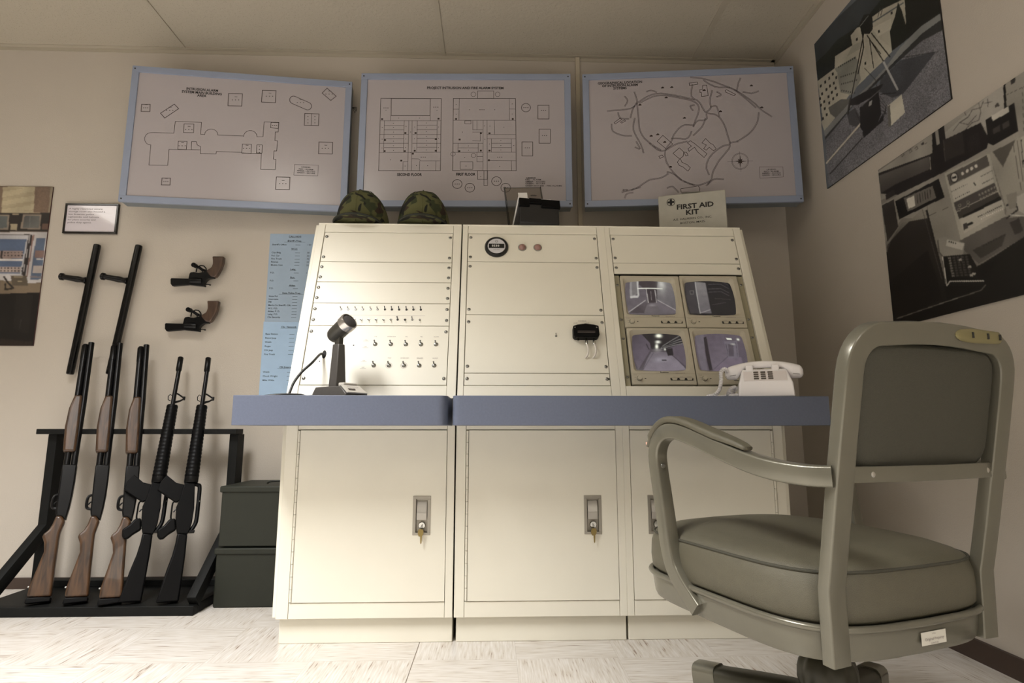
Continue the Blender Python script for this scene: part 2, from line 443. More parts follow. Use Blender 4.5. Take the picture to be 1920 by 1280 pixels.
for x in (-2.83, -1.54, -.262, 1.017):
    g.box(x - (.004 if x < -1.5 else .011), x + (.004 if x < -1.5 else .011), BY, WY, CZ - .005, CZ)
y = 2.25
while y > BY:
    g.box(FLX, WX, y - .011, y + .011, CZ - .0045, CZ); y -= .61
struct(g.build('trim_1', tbar, smooth=False))
g = MB().box(FLX, WX, WY - .022, WY, CZ - .004, CZ).box(FLX, WX, WY - .003, WY, CZ - .022, CZ)
g.box(WX - .022, WX, BY, WY, CZ - .004, CZ).box(WX - .003, WX, BY, WY, CZ - .022, CZ)
struct(g.build('trim_2', tbar, smooth=False))
# ceiling fixtures round the lamps
diff = mat('lamp_diffuser', (250, 246, 236), .5, emit=3.0)
for i, (lx, ly, p) in enumerate(LAMPS):
    t = thing('ceiling_light', 'recessed fluorescent ceiling light, ' + ['the one nearest the gun rack', 'the one furthest to the left', 'the one behind the camera on the left', 'the one behind the camera on the right'][i], 'ceiling light', (lx, ly, CZ), 'recessed fluorescent ceiling lights')
    f = MB()
    for a in ((-.305, .305, -.61, -.58), (-.305, .305, .58, .61), (-.305, -.28, -.58, .58), (.28, .305, -.58, .58)): f.box(a[0], a[1], a[2], a[3], -.032, -.0055)
    f.build('frame', tbar, t)
    MB().box(-.28, .28, -.58, .58, -.012, -.006).build('diffuser', diff, t)
# wire raceway
t = MB(Matrix.Translation((.418, WY, 0))).box(-.011, .011, -.014, 0, 1.5, CZ - .005)
tag(t.build('wire_raceway', mat('raceway_paint', (200, 190, 170), .45), bevel=.002), 'narrow beige wire raceway on the back wall between the middle and right map boxes', 'raceway')

# ------------------------------------------------------------------ map light boxes
def mapbox(P0, P1, zb, zt, label, kind):
    P0 = Vector(P0); P1 = Vector(P1); x = (P1 - P0); W = x.length; x.normalize(); y = Vector((0, 0, 1)); z = x.cross(y)   # z points to the room
    M = basis(x, y, z, (P0.x, P0.y, zb)); H = zt - zb
    t = thing('map_display_box', label, 'map display', M, 'framed alarm map light boxes')
    D = .072
    MB().box(.004, W - .004, .004, H - .004, -D, -.012).build('case', case_grey, t, bevel=.002)
    F = .03
    f = MB()
    f.box(0, W, 0, F, -.014, 0).box(0, W, H - F, H, -.014, 0).box(0, F, F, H - F, -.014, 0).box(W - F, W, F, H - F, -.014, 0)
    fo = f.build('frame', frame_blue, t, bevel=.0012)
    for sx in (.012, W - .012):
        for sy in (.014, H - .014): MB().lathe([(.0035, 0), (.003, .0015)], 10, Matrix.Translation((sx, sy, 0))).build('screw', darkmet, fo)
    MB().box(F - .004, W - F + .004, F - .004, H - F + .004, -.0135, -.006).build('display_panel', white_acrylic, t)
    for fx in (.18, .82):
        px = W * fx; gap = (WY - (M @ Vector((px, 0, -D))).y) / max(.5, -z.y)
        if gap > .001:
            MB().box(px - .02, px + .02, H * .35, H * .65, -D - gap + .001, -D + .003).build('wall_bracket', case_grey, t)
    return t, M, W, H
ZB, ZT = 1.679, 2.339
tL, ML, WL, HL = mapbox((-1.675, 2.493, 0), (-.691, 2.588, 0), ZB, ZT, 'blue-grey framed map box at the left, building outline headed Intrusion Alarm System', 0)
tM, MM, WM, HM = mapbox((-.631, 2.519, 0), (.357, 2.492, 0), ZB, ZT, 'blue-grey framed map box in the middle, showing second floor and first floor plans', 1)
tR, MR, WR, HR = mapbox((.413, 2.493, 0), (1.379, 2.399, 0), ZB, ZT, 'blue-grey framed map box at the right, winding road map with a compass star', 2)
ZI = -.0055
def offset_frame(M): return M @ Matrix.Translation((0, 0, ZI))
def circ(cx, cy, rx, ry=None, n=20, a0=0, a1=360):
    ry = ry or rx
    return [(cx + rx * math.cos(math.radians(a0 + (a1 - a0) * i / n)), cy + ry * math.sin(math.radians(a0 + (a1 - a0) * i / n))) for i in range(n + 1)]
def dots(mb, tr, cx, cy, n=3, dx=20, s=.0022, vertical=False):
    """the small lamp dots and caption bar inside a building box"""
    for i in range(n):
        o = (i - (n - 1) / 2) * dx
        x, y = tr(cx + (0 if vertical else o), cy + (o if vertical else 0))
        mb.box(x - s, x + s, y - s * .7, y + s * .7, 0, .0003)
# --- left plan
tr = Tracer(offset_frame(ML), 200, 90, 3.765)
a = MB(Matrix.Translation((0, 0, ZI)))
outline = [(298, 826), (312, 684)] + [(311 + 43 * math.cos(math.radians(q)), 641 + 43 * math.sin(math.radians(q))) for q in range(100, 271, 14)] + [(330, 597), (474, 601), (484, 519), (669, 524), (663, 608), (690, 610)] \
    + [(738 - 47 * math.cos(math.radians(q)), 612 - 40 * math.sin(math.radians(q))) for q in range(0, 181, 20)] + [(785, 614), (967, 621)] \
    + [(1014 - 47 * math.cos(math.radians(q)), 624 - 42 * math.sin(math.radians(q))) for q in range(0, 181, 20)] \
    + [(1062, 627), (1103, 627), (1112, 522), (1216, 524), (1211, 592), (1191, 592), (1188, 653), (1206, 655), (1200, 727), (1181, 726), (1177, 784), (1195, 786), (1190, 858), (1087, 856), (1092, 745), (955, 742), (952, 736), (775, 730), (771, 748), (662, 745), (662, 719), (440, 715), (431, 828)]
a.ribbon(tr.many(outline), .0022, closed=True)
sq = [[(247, 397), (307, 397), (305, 448), (243, 447)], [(380, 460), (478, 396), (508, 428), (410, 494)], [(861, 321), (958, 323), (953, 410), (856, 407)], [(1099, 298), (1196, 301), (1191, 386), (1093, 381)],
      [(1556, 283), (1620, 340), (1582, 370), (1521, 318)], [(1399, 461), (1499, 465), (1495, 548), (1395, 545)], [(1499, 663), (1595, 665), (1592, 748), (1496, 746)], [(1198, 910), (1294, 912), (1290, 999), (1192, 997)], [(391, 917), (450, 918), (447, 967), (386, 966)]]
for q in sq: a.ribbon(tr.many(q), .003, closed=True)
for q in ([(546, 536), (616, 537), (613, 598), (543, 597)], [(505, 658), (567, 659), (562, 716), (502, 714)], [(958, 678), (1022, 679), (1019, 745), (953, 740)], [(1060, 684), (1098, 684), (1096, 742), (1057, 740)], [(1160, 525), (1215, 527), (1211, 567), (1158, 563)]):
    a.ribbon(tr.many(q), .0022, closed=True)
a.ribbon(tr.many([(600, 660), (632, 660), (640, 684), (662, 695), (662, 719), (597, 717)]), .0022, closed=True)
a.ribbon(tr.many([(1446, 464), (1443, 546)]), .0022)
cap = [(1319 + 27 * math.cos(math.radians(q)), 366 + 27 * math.sin(math.radians(q))) for q in range(113, 294, 15)] + [(1419 + 27 * math.cos(math.radians(q)), 410 + 27 * math.sin(math.radians(q))) for q in range(293, 474, 15)]
a.ribbon(tr.many(cap), .0028, closed=True)
a.ribbon(tr.many([(1326, 822), (1494, 827), (1490, 902), (1321, 897)]), .0014, closed=True)
for cx, cy, vv in ((276, 422, 0), (445, 440, 0), (910, 366, 0), (1150, 340, 0), (1570, 325, 0), (1368, 385, 0), (1544, 708, 0), (1243, 957, 0), (418, 942, 0), (580, 575, 0), (533, 690, 0), (988, 708, 0), (1186, 546, 0), (1078, 715, 1), (1421, 506, 1), (1470, 506, 1)):
    dots(a, tr, cx, cy, dx=22 if (cx, cy) not in ((276, 422), (418, 942), (1186, 546)) else 14, vertical=vv)
    x, y = tr(cx + 3, cy - 22); a.box(x - .006, x + .006, y - .001, y + .001, 0, .0003) if not vv else None
a.build('plan_drawing', ink, tL, smooth=False)
a = MB(Matrix.Translation((0, 0, ZI)))
for s_, px, py in (('INTRUSION ALARM', 675, 302), ('SYSTEM MAIN BUILDING', 672, 324), ('AREA', 671, 344)):
    x, y = tr(px, py); a.text(s_, x, y, .0170, wide=.95, bold=.00045, align='CENTER', z=.0003)
for s_, py in (('LEGEND', 845), ('RED - ALARM', 860), ('AMBER - ACCESS', 873), ('GREEN - SECURE', 886)):
    x, y = tr(1407, py); a.text(s_, x, y, .0085, wide=1.3, bold=.0001, align='CENTER', z=.0003)
a.build('lettering', ink_black, tL, smooth=False)
# --- middle plan
tr = Tracer(offset_frame(MM), 640, 100, 3.765)
a = MB(Matrix.Translation((0, 0, ZI)))
def R(x0, y0, x1, y1, x2=None, y2=None, wd=.0017):
    a.ribbon(tr.many([(x0, y0), (x1, y0), (x1, y1), (x0, y1)]), wd, closed=True)
def Ls(*segs, wd=.0015):
    for q in segs: a.ribbon(tr.many([(q[0], q[1]), (q[2], q[3])]), wd)
a.ribbon(tr.many([(279, 317), (706, 319), (699, 828), (263, 828)]), .0024, closed=True)
a.ribbon(tr.many([(353, 318), (628, 319), (626, 438), (351, 438)]), .0026, closed=True)
Ls((346, 440, 345, 474), (274, 475, 703, 475), (476, 476, 468, 828), (500, 476, 495, 828), (265, 700, 700, 697), (270, 571, 474, 571), (269, 634, 473, 634), (504, 572, 701, 572), (503, 634, 701, 634),
   (303, 476, 299, 698), (444, 476, 438, 698), (536, 476, 532, 698), (676, 476, 673, 698), (499, 744, 545, 745), (545, 745, 560, 758), (560, 758, 694, 758), (553, 760, 551, 826), (668, 760, 666, 826), (436, 764, 470, 764), (436, 764, 434, 826), (628, 440, 628, 474))
for yy in (508, 540, 602, 665): Ls((303, yy, 440, yy), (534, yy - 2, 674, yy - 2))
a.ribbon(tr.many([(791, 318), (1229, 318), (1235, 828), (786, 828)]), .0024, closed=True)
Ls((833, 319, 830, 472), (1185, 319, 1187, 472), (789, 472, 1230, 472), (793, 394, 831, 394), (1186, 392, 1229, 392), (1001, 474, 1000, 828), (1028, 474, 1030, 828), (788, 634, 1000, 634), (787, 698, 1000, 698),
   (1030, 572, 1231, 572), (1080, 474, 1083, 570), (1030, 603, 1232, 603), (1030, 697, 1233, 697), (1062, 634, 1200, 634), (1060, 665, 1200, 665), (1060, 603, 1060, 697), (1200, 603, 1202, 697), (825, 634, 823, 697), (966, 634, 966, 697), (828, 667, 966, 667),
   (928, 476, 928, 540), (928, 540, 998, 540), (957, 476, 957, 540), (980, 556, 980, 620), (926, 556, 1000, 556), (926, 616, 980, 618), (1034, 755, 1232, 757), (1200, 757, 1203, 826), (957, 700, 957, 765), (957, 765, 1000, 765), (957, 728, 1000, 728))
for q in ((962, 265, 1076, 317), (872, 476, 915, 497), (838, 766, 928, 818), (1388, 366, 1466, 463), (1396, 535, 1475, 634), (1275, 625, 1351, 724), (962, 829, 1030, 889), (1006, 829, 1032, 932)):
    R(*q, wd=.0024 if q[0] > 1200 else .0018)
for cx, cy, r_ in ((1303, 383, 32), (818, 922, 34), (907, 948, 34), (1095, 902, 34), (1160, 948, 34), (932, 289, 17), (1103, 289, 17), (933, 720, 16), (788, 710, 16)):
    a.ribbon(tr.many(circ(cx, cy, r_, r_ * .92)), .0024 if r_ > 20 else .0015)
for cx, cy in ((1303, 383), (818, 922), (907, 948), (1095, 902), (1160, 948), (1427, 403), (1435, 580), (1313, 667), (993, 398), (578, 732), (1118, 732), (315, 385), (667, 380)): dots(a, tr, cx, cy, dx=14)
rr = random.Random(2)
for cx, cy in [(368, y_) for y_ in (494, 525, 556, 588, 620, 652, 686)] + [(601, y_) for y_ in (491, 521, 552, 585, 617, 648, 682)] + [(289, 525), (288, 606), (287, 668), (457, 515), (455, 605), (454, 665), (518, 520), (517, 603), (516, 668), (687, 520), (686, 600), (685, 665), (489, 555), (487, 700), (905, 398), (1083, 398), (811, 360), (811, 430), (1206, 357), (1206, 428), (855, 556), (1147, 522), (1049, 513), (1010, 512), (897, 653), (897, 684), (1126, 615), (1126, 650), (1126, 682), (871, 735), (880, 795), (347, 752), (450, 795), (530, 793), (609, 793), (1118, 797), (984, 869), (1013, 606), (1045, 640), (1217, 650), (405, 457), (552, 457), (315, 402), (675, 402)]: dots(a, tr, cx, cy, n=1, s=.0018)
for cx, cy in ((288, 464), (686, 461), (810, 463), (1210, 463), (452, 562), (524, 562), (985, 564), (1046, 564), (308, 612), (667, 605), (305, 690), (448, 690), (518, 687), (667, 687), (985, 686), (1046, 686), (835, 608), (833, 690), (423, 757), (505, 708), (1042, 754)):
    x, y = tr(cx, cy); a.box(x - .0045, x + .0045, y - .004, y + .004, 0, .0003)
a.build('plan_drawing', ink, tM, smooth=False)
a = MB(Matrix.Translation((0, 0, ZI)))
x, y = tr(875, 252); a.text('PROJECT INTRUSION AND FIRE ALARM SYSTEM', x, y, .0170, wide=1.0, bold=.00045, align='CENTER', z=.0003)
x, y = tr(480, 864); a.text('SECOND FLOOR', x, y, .0175, wide=.86, bold=.0006, align='CENTER', z=.0003)
x, y = tr(877, 862); a.text('FIRST FLOOR', x, y, .0175, wide=.86, bold=.0006, align='CENTER', z=.0003)
x, y = tr(1340, 884); a.text('LEGEND', x, y, .009, wide=1.3, bold=.0003, align='CENTER', z=.0003)
for s_, py in (('RED - ALARM', 896), ('AMBER - ACCESS', 910), ('GREEN - SECURE', 923), ('GREEN ROUND - FIRE ALARMS', 939)):
    x, y = tr(1298, py); a.text(s_, x, y, .0095, wide=1.3, bold=.0001, z=.0003)
a.build('lettering', ink_black, tM, smooth=False)
# --- right plan
tr = Tracer(offset_frame(MR), 1070, 90, 3.657)
a = MB(Matrix.Translation((0, 0, ZI)))
def S(pts, wd=.0036):
    pts = [Vector((p[0], p[1])) for p in tr.many(pts)]; out = []
    for i in range(len(pts) - 1):
        p0 = pts[max(i - 1, 0)]; p1 = pts[i]; p2 = pts[i + 1]; p3 = pts[min(i + 2, len(pts) - 1)]
        for q in range(4):
            u = q / 4; out.append(.5 * ((2 * p1) + (p2 - p0) * u + (2 * p0 - 5 * p1 + 4 * p2 - p3) * u * u + (3 * p1 - p0 - 3 * p2 + p3) * u ** 3))
    out.append(pts[-1]); L_, R_ = [], []
    for i, p in enumerate(out):
        d = (out[min(i + 1, len(out) - 1)] - out[max(i - 1, 0)]); d = Vector((-d.y, d.x)).normalized() if d.length > 0 else Vector((0, 1)); jt = rr.uniform(-.0012, .0012)
        L_.append(p + d * (.0026 + jt)); R_.append(p - d * (.0026 - jt))
    a.ribbon([(p.x, p.y) for p in L_], .0014); a.ribbon([(p.x, p.y) for p in R_], .0014); a.ribbon([(p.x, p.y) for p in out], .0011)
roads = [[(435, 300), (455, 365), (425, 420), (410, 480)], [(250, 432), (340, 425), (420, 410), (460, 375), (540, 325), (620, 312), (740, 330), (850, 355)], [(470, 380), (560, 335), (640, 325), (760, 345), (850, 370), (880, 420), (850, 510), (840, 540)],
         [(455, 380), (465, 480), (480, 580), (540, 650), (620, 700)], [(820, 200), (930, 215), (1060, 260), (1150, 300), (1250, 370), (1310, 425), (1380, 470)], [(910, 220), (990, 265), (1100, 275), (1180, 330), (1270, 410)],
         [(1140, 290), (1150, 240), (1165, 205)], [(1180, 300), (1240, 310), (1290, 295)], [(835, 250), (830, 330), (880, 370), (925, 440), (1000, 460), (1050, 520), (1090, 640)], [(970, 290), (955, 360), (960, 410), (930, 440)],
         [(1090, 640), (1085, 690), (1020, 770), (975, 850), (965, 900), (930, 945)], [(1090, 660), (1030, 680), (960, 740), (930, 810), (950, 870)], [(1090, 650), (1150, 640)], [(840, 530), (770, 530), (710, 590), (690, 640), (650, 700), (650, 760), (680, 820), (730, 880), (800, 925), (880, 940), (960, 910)],
         [(690, 620), (740, 620), (800, 620), (830, 570)], [(660, 850), (700, 860), (760, 905), (850, 940)], [(415, 975), (470, 950), (540, 905), (620, 890), (670, 860)], [(350, 990), (420, 970), (480, 955)], [(840, 540), (870, 500), (930, 490), (930, 450)], [(840, 600), (900, 540), (925, 480)],
         [(540, 650), (600, 700), (650, 700), (720, 660), (800, 640)], [(1290, 440), (1275, 520), (1220, 590), (1140, 640)], [(440, 480), (430, 560), (480, 660), (500, 720)], [(280, 520), (290, 570), (360, 600), (420, 600)], [(325, 440), (340, 480), (400, 485)], [(370, 330), (390, 360), (370, 400)],
         [(930, 945), (980, 900), (1050, 900)], [(960, 405), (1000, 400), (1020, 470)], [(1000, 300), (1030, 320), (1000, 335)], [(850, 390), (820, 400), (840, 430)], [(520, 300), (550, 290), (590, 305)], [(370, 1030), (385, 1000), (430, 990)], [(450, 640), (475, 690), (440, 680)], [(660, 960), (700, 950), (740, 990)]]
for q in roads: S(q)
a.build('road_drawing', road_ink, tR, smooth=False)
a = MB(Matrix.Translation((0, 0, ZI)))
blds = [[(593, 640), (632, 598), (700, 658), (657, 693)], [(812, 240), (868, 233), (873, 248), (815, 257)], [(905, 256), (932, 254), (943, 327), (898, 332), (896, 305), (886, 304), (885, 285), (903, 284)], [(1060, 290), (1070, 286), (1130, 318), (1120, 327), (1062, 302)], [(297, 512), (340, 480), (350, 490), (305, 521)], [(342, 508), (370, 492), (376, 500), (350, 515)],
        [(605, 742), (628, 733), (636, 746), (612, 757)], [(360, 968), (388, 968), (388, 978), (358, 978)], [(755, 965), (875, 945), (885, 962), (883, 985), (757, 988)],
        [(702, 722), (745, 684), (775, 712), (772, 740), (752, 757), (762, 782), (800, 800), (820, 820), (805, 845), (770, 815), (745, 805), (732, 782), (748, 760), (722, 740)], [(775, 712), (795, 716), (805, 735), (790, 740)],
        [(800, 650), (820, 635), (850, 655), (935, 725), (915, 750), (870, 712), (850, 680), (812, 708), (805, 690), (828, 672)], [(900, 650), (925, 620), (960, 655), (975, 660), (997, 690), (980, 705), (950, 680), (930, 700), (912, 690), (930, 665)]]
for q in blds: a.ribbon(tr.many(q), .0021, closed=True)
for cx, cy in ((630, 272), (693, 269), (655, 340), (780, 480), (1239, 258), (552, 603), (597, 593), (645, 645), (475, 390), (1027, 435), (685, 815), (1310, 408), (915, 290)):
    x, y = tr(cx, cy); a.box(x - .007, x + .007, y - .003, y + .002, 0, .0003); a.box(x - .003, x + .004, y + .002, y + .005, 0, .0003)
cx, cy = 1162, 776
a.ribbon(tr.many(circ(cx, cy, 52, 50, 28)), .0009); a.ribbon(tr.many(circ(cx, cy, 58, 56, 28)), .0012)
Ls((1075, 778, 1250, 773), (1157, 710, 1168, 848), wd=.0009)
star = []
for i in range(16):
    r_ = (42, 12, 24, 12)[i % 4]; star.append((cx + r_ * math.sin(2 * PI * i / 16), cy - r_ * math.cos(2 * PI * i / 16)))
a.add([(p[0], p[1], .0003) for p in tr.many(star)], [list(range(16))])
a.ribbon(tr.many([(1294, 815), (1455, 815), (1458, 884), (1298, 892)]), .0014, closed=True)
a.build('site_drawing', ink, tR, smooth=False)
a = MB(Matrix.Translation((0, 0, ZI)))
for s_, px, py in (('GEOGRAPHICAL LOCATION', 338, 245), ('OF INTRUSION ALARM', 338, 264), ('SYSTEMS', 338, 283)):
    x, y = tr(px, py); a.text(s_, x, y, .0170, wide=.95, bold=.00045, align='CENTER', z=.0003)
for s_, py in (('LEGEND', 836), ('RED - ALARM', 850), ('AMBER - ACCESS', 862), ('GREEN - SECURE', 875)):
    x, y = tr(1376, py); a.text(s_, x, y, .0085, wide=1.3, bold=.0001, align='CENTER', z=.0003)
a.build('lettering', ink_black, tR, smooth=False)
wm = MB()
rr = random.Random(5)
for i in range(4):
    wm.tube([(WL - .002, HL * .84, -.05), (WL + .012 + rr.random() * .01, HL * .84 - .01 * i, -.045), (WL + .018, HL * .84 - .03 + .02 * rr.random(), -.04)], .0012, 6)
wm.build('wire_ends', rubber, tL)

# ------------------------------------------------------------------ console cabinets
SP0 = Vector((0, 1.965, .775)); SP1 = Vector((0, 2.19, 1.476)); SL = (SP1 - SP0).normalized(); SN = Vector((0, -SL.z, SL.y)); SLEN = (SP1 - SP0).length
MS = basis((1, 0, 0), SL, SN, SP0)           # slope frame: x = world X, y = up the slope, z = out
FY = 1.96
def toggle(M, big=False, state=1, parent=None, label=None, bat=None):
    m = MB(M)
    if big:
        m.lathe([(.0078, 0), (.0078, .0012), (.006, .0022), (.0055, .0045), (.003, .0055)], 12)
        a_ = Vector((-.002 * 1, .0095 * state, .014))
        m.tube([(0, 0, .003), a_ * .6, a_], .002, 8, radii=[.0016, .0022, .003])
    else:
        m.lathe([(.0042, 0), (.0042, .001), (.003, .003)], 10)
        a_ = Vector((-.0012, .006 * state, .011)); m.tube([(0, 0, .002), a_], .0015, 8, radii=[.0011, .0019])
    return m.build('toggle_switch', steel if not bat else rubber, parent)
def screw_pts(parent, pts, M=MS, r=.0062):
    for (u, s_) in pts:
        m = MB(M @ Matrix.Translation((u, s_, .0)) @ Matrix.Rotation(random.uniform(-.5, .5), 4, 'Z'))
        m.lathe([(r, 0), (r, .001), (r * .75, .0025), (r * .3, .003)], 14)
        m.cur = 1; m.box(-r * .8, r * .8, -.0007, .0007, .0025, .0033)
        m.build('screw', [steel, darkmet], parent)
def cabinet(x0, x1, px0, px1, panels, label, hinge, hx, side=None, monitors=False):
    org = Vector((x0, FY, 0)); T = Matrix.Translation(-org)
    t = thing('console_cabinet', label, 'console cabinet', Matrix.Translation(org), 'cream rack console cabinets')
    TS = T @ MS
    # body shell
    prof = [(FY + .012, .078), (FY + .012, .74), (1.974, .775), (2.197, 1.470), (2.62, 1.470), (2.62, .078)]
    YZ = Matrix(((0, 0, 1, 0), (1, 0, 0, 0), (0, 1, 0, 0), (0, 0, 0, 1)))
    if not monitors:
        MB(T).prism(prof, x0 + .002, x1 - .002, YZ).build('cabinet_body', cream_d, t)
    else:
        # open bay for the monitors
        b = MB(T)
        b.prism([(FY + .012, .078), (FY + .012, .74), (1.974, .775), (2.0, .80), (2.62, .80), (2.62, .078)], x0 + .002, x1 - .002, YZ)
        p1 = SP0 + SL * .522 - SN * .008
        b.prism([(p1.y, p1.z), (2.197, 1.470), (2.62, 1.470), (2.62, p1.z)], x0 + .002, x1 - .002, YZ)
        p0 = SP0 + SL * .02 - SN * .008
        for xa, xb in ((x0 + .002, x0 + .018), (x1 - .018, x1 - .002)): b.prism([(p0.y, p0.z), (p1.y, p1.z), (2.62, p1.z), (2.62, p0.z)], xa, xb, YZ)
        b.box(x0 + .01, x1 - .01, 2.6, 2.62, .8, p1.z)
        b.build('cabinet_body', cream_d, t)
    # toe kick
    MB(T).box(x0 + .006, x1 - .001, 1.982, 2.60, 0, .078).build('toe_kick', cream, t, bevel=.002)
    # front frame: upper stiles and rails
    g_ = .0012
    f = MB(TS)
    f.box(x0, px0 - g_, .004, SLEN, -.012, .002); f.box(px1 + g_, x1, .004, SLEN, -.012, .002)
    f.box(px0 - g_ * .4, px1 + g_ * .4, panels[0][1] + g_, SLEN, -.012, .0005)
    f.box(px0 - g_ * .4, px1 + g_ * .4, .004, .052 - g_, -.012, .0005)
    f.build('upper_frame', cream, t, bevel=.0012)
    MB(T).box(x0, x1, 2.186, 2.62, 1.470, 1.4765).build('top_panel', cream, t, bevel=.0012)
    # lower frame
    dx0, dx1 = px0 + .012, px1 + .006
    if side == 'R': dx0, dx1 = px0 + .003, px1 - .003
    f = MB(T)
    f.box(x0, dx0 - .0015, FY, FY + .014, .08, .735); f.box(dx1 + .0015, x1, FY, FY + .014, .08, .735)
    f.box(dx0 - .0005, dx1 + .0005, FY + .001, FY + .014, .08, .1275); f.box(dx0 - .0005, dx1 + .0005, FY + .001, FY + .014, .6745, .735)
    f.build('lower_frame', cream, t, bevel=.0012)
    # door
    d0 = dx0 + (.009 if hinge == 'L' else .0); d1 = dx1 - (.009 if hinge == 'R' else 0)
    hz = .397; HW, HH = .029, .062
    f = MB(T)
    f.box(d0, hx - HW, FY - .002, FY + .010, .130, .672); f.box(hx + HW, d1, FY - .002, FY + .010, .130, .672)
    f.box(hx - HW, hx + HW, FY - .002, FY + .010, .130, hz - HH); f.box(hx - HW, hx + HW, FY - .002, FY + .010, hz + HH, .672)
    door = f.build('door', cream, t)
    hcx = dx0 + .004 if hinge == 'L' else dx1 - .004
    h = MB(T)
    n = 14
    for i in range(n):
        za = .132 + (.540) * i / n; zb_ = .132 + .540 * (i + 1) / n - .0015
        h.tube([(hcx, FY - .001, za), (hcx, FY - .001, zb_)], .0038, 10)
    h.build('piano_hinge', cream, door)
    # recessed latch
    q = MB(T)
    q.box(hx - HW, hx + HW, FY - .004, FY - .001, hz + HH - .010, hz + HH).box(hx - HW, hx + HW, FY - .004, FY - .001, hz - HH, hz - HH + .008)
    q.box(hx - HW, hx - HW + .010, FY - .004, FY - .001, hz - HH + .008, hz + HH - .010).box(hx + HW - .010, hx + HW, FY - .004, FY - .001, hz - HH + .008, hz + HH - .010)
    q.box(hx - HW + .009, hx + HW - .009, FY + .0085, FY + .011, hz - HH + .006, hz + HH - .008)
    q.box(hx - HW + .0095, hx - HW + .011, FY - .001, FY + .01, hz - HH + .006, hz + HH - .008)
    hd = q.build('latch_plate', handle_m, door, bevel=.0008)
    q = MB(T); q.box(hx - .0165, hx + .0165, FY - .0035, FY + .008, hz - .014, hz + .008)
    q.loft([[(hx - .0165, FY - .0035, hz + .008), (hx + .0165, FY - .0035, hz + .008), (hx + .0165, FY + .008, hz + .008), (hx - .0165, FY + .008, hz + .008)],
            [(hx - .0165, FY + .006, hz + .044), (hx + .0165, FY + .006, hz + .044), (hx + .0165, FY + .008, hz + .046), (hx - .0165, FY + .008, hz + .046)]])
    q.build('paddle', handle_s, hd, bevel=.0008)
    LM = T @ basis((1, 0, 0), (0, 0, 1), (0, -1, 0), (hx + .001, FY + .008, hz - .032))
    q = MB(LM); q.lathe([(.0115, 0), (.0115, .008), (.010, .010), (.0075, .010), (.0072, .0085), (.001, .0085)], 20)
    q.build('lock_cylinder', chrome, hd)
    # blank and switch panels
    ps = []
    for i, (s0, s1, scr) in enumerate(panels):
        if s1 - s0 > 0:
            m = MB(TS).box(px0 + g_, px1 - g_, s0 + g_, s1 - g_, -.006, 0)
            p = m.build('rack_panel', cream, t, bevel=.0008); ps.append(p)
            screw_pts(p, [(px0 + .0105, v) for v in scr] + [(px1 - .0105, v) for v in scr], TS)
    return t, T, TS, ps
lab = 'cream console cabinet with sloped front, '
cabL, TL_, TSL, pL = cabinet(-.688, -.1285, -.660, -.161, [(.556, .694, (.672, .577)), (.466, .556, (.532, .487)), (.375, .466, (.441, .397)), (.282, .375, (.350, .305)), (.052, .282, (.258, .077))],
    lab + 'the left one with rows of toggle switches', 'L', -.233)
cabM, TM_, TSM, pM = cabinet(-.1235, .437, -.102, .405, [(.562, .694, (.675, .583)), (.330, .562, (.540, .352)), (.098, .330, (.300, .124)), (.052, .098, (.077,))],
    lab + 'the middle one with round hour meter', 'L', .330)
cabR, TR_, TSR, pR = cabinet(.437, .985, .458, .955, [(.562, .694, (.675, .585)), (.513, .562, (.540,))],
    lab + 'the right one, holding four small monitors', 'R', .515 + .0275, side='R', monitors=True)
# side sheets
def side_sheet(parent, T, xa, xb):
    YZ = Matrix(((0, 0, 1, 0), (1, 0, 0, 0), (0, 1, 0, 0), (0, 0, 0, 1)))
    MB(T).prism([(FY + .01, .082), (FY + .01, .775), (1.978, .79), (2.2, 1.472), (2.625, 1.472), (2.625, .082)], xa, xb, YZ).build('side_panel', cream, parent, bevel=.0015)
side_sheet(cabL, TL_, -.702, -.690); side_sheet(cabR, TR_, .987, 1.0)
# left cabinet switches
pn = pL[3]
r1 = (-.556, -.530, -.503, -.477, -.449, -.424, -.397, -.372, -.346, -.319, -.294, -.267)
for i, u in enumerate(r1): toggle(TSL @ Matrix.Translation((u, .349, 0)), state=1 if i < 6 else 1.4, parent=pn, bat=i >= 6)
for i, u in enumerate((-.556, -.530) + (-.503, -.478, -.451, -.425, -.398, -.372, -.348, -.321, -.295, -.268)): toggle(TSL @ Matrix.Translation((u, .307, 0)), state=-1 if i not in (8, 10) else 1.4, parent=pn, bat=i in (8, 9))
m = MB(TSL)
for yy in (.372, .328, .286): m.ribbon([(-.57, yy - .004), (-.25, yy - .004)], .0005, z=.0004) if yy == .328 else None
pn = pL[4]
for u in (-.419, -.364, -.311, -.258, -.205): toggle(TSL @ Matrix.Translation((u, .208, 0)), True, 1, pn)
for u in (-.416, -.364, -.312, -.259, -.207): toggle(TSL @ Matrix.Translation((u, .126, 0)), True, 1, pn)
for k_, (u, s_) in enumerate(((-.364, .126), (-.312, .126))):
    m.ribbon(circ(u, s_, .011), .0006, z=.0004)
for s_, ls in ((.236, ('P.A.', 'INTERCOM', 'TEL', 'TEL', 'ALARM')), (.152, ('', 'TEST', 'INTERCOM', 'SPEAKER', 'ALARM'))):
    for u, l_ in zip((-.419, -.364, -.311, -.258, -.205), ls):
        if l_: m.text(l_, u, s_, .0058, align='CENTER', z=.0004)
for s_ in (.222, .196, .142, .116): m.text('ON' if s_ in (.222, .142) else 'OFF', -.452, s_, .0055, align='CENTER', z=.0004); m.ribbon([(-.462, s_ - .002), (-.442, s_ - .002)], .0006, z=.0004)
m.build('switch_captions', ink_thin, pn, smooth=False)
m = MB(TSL)
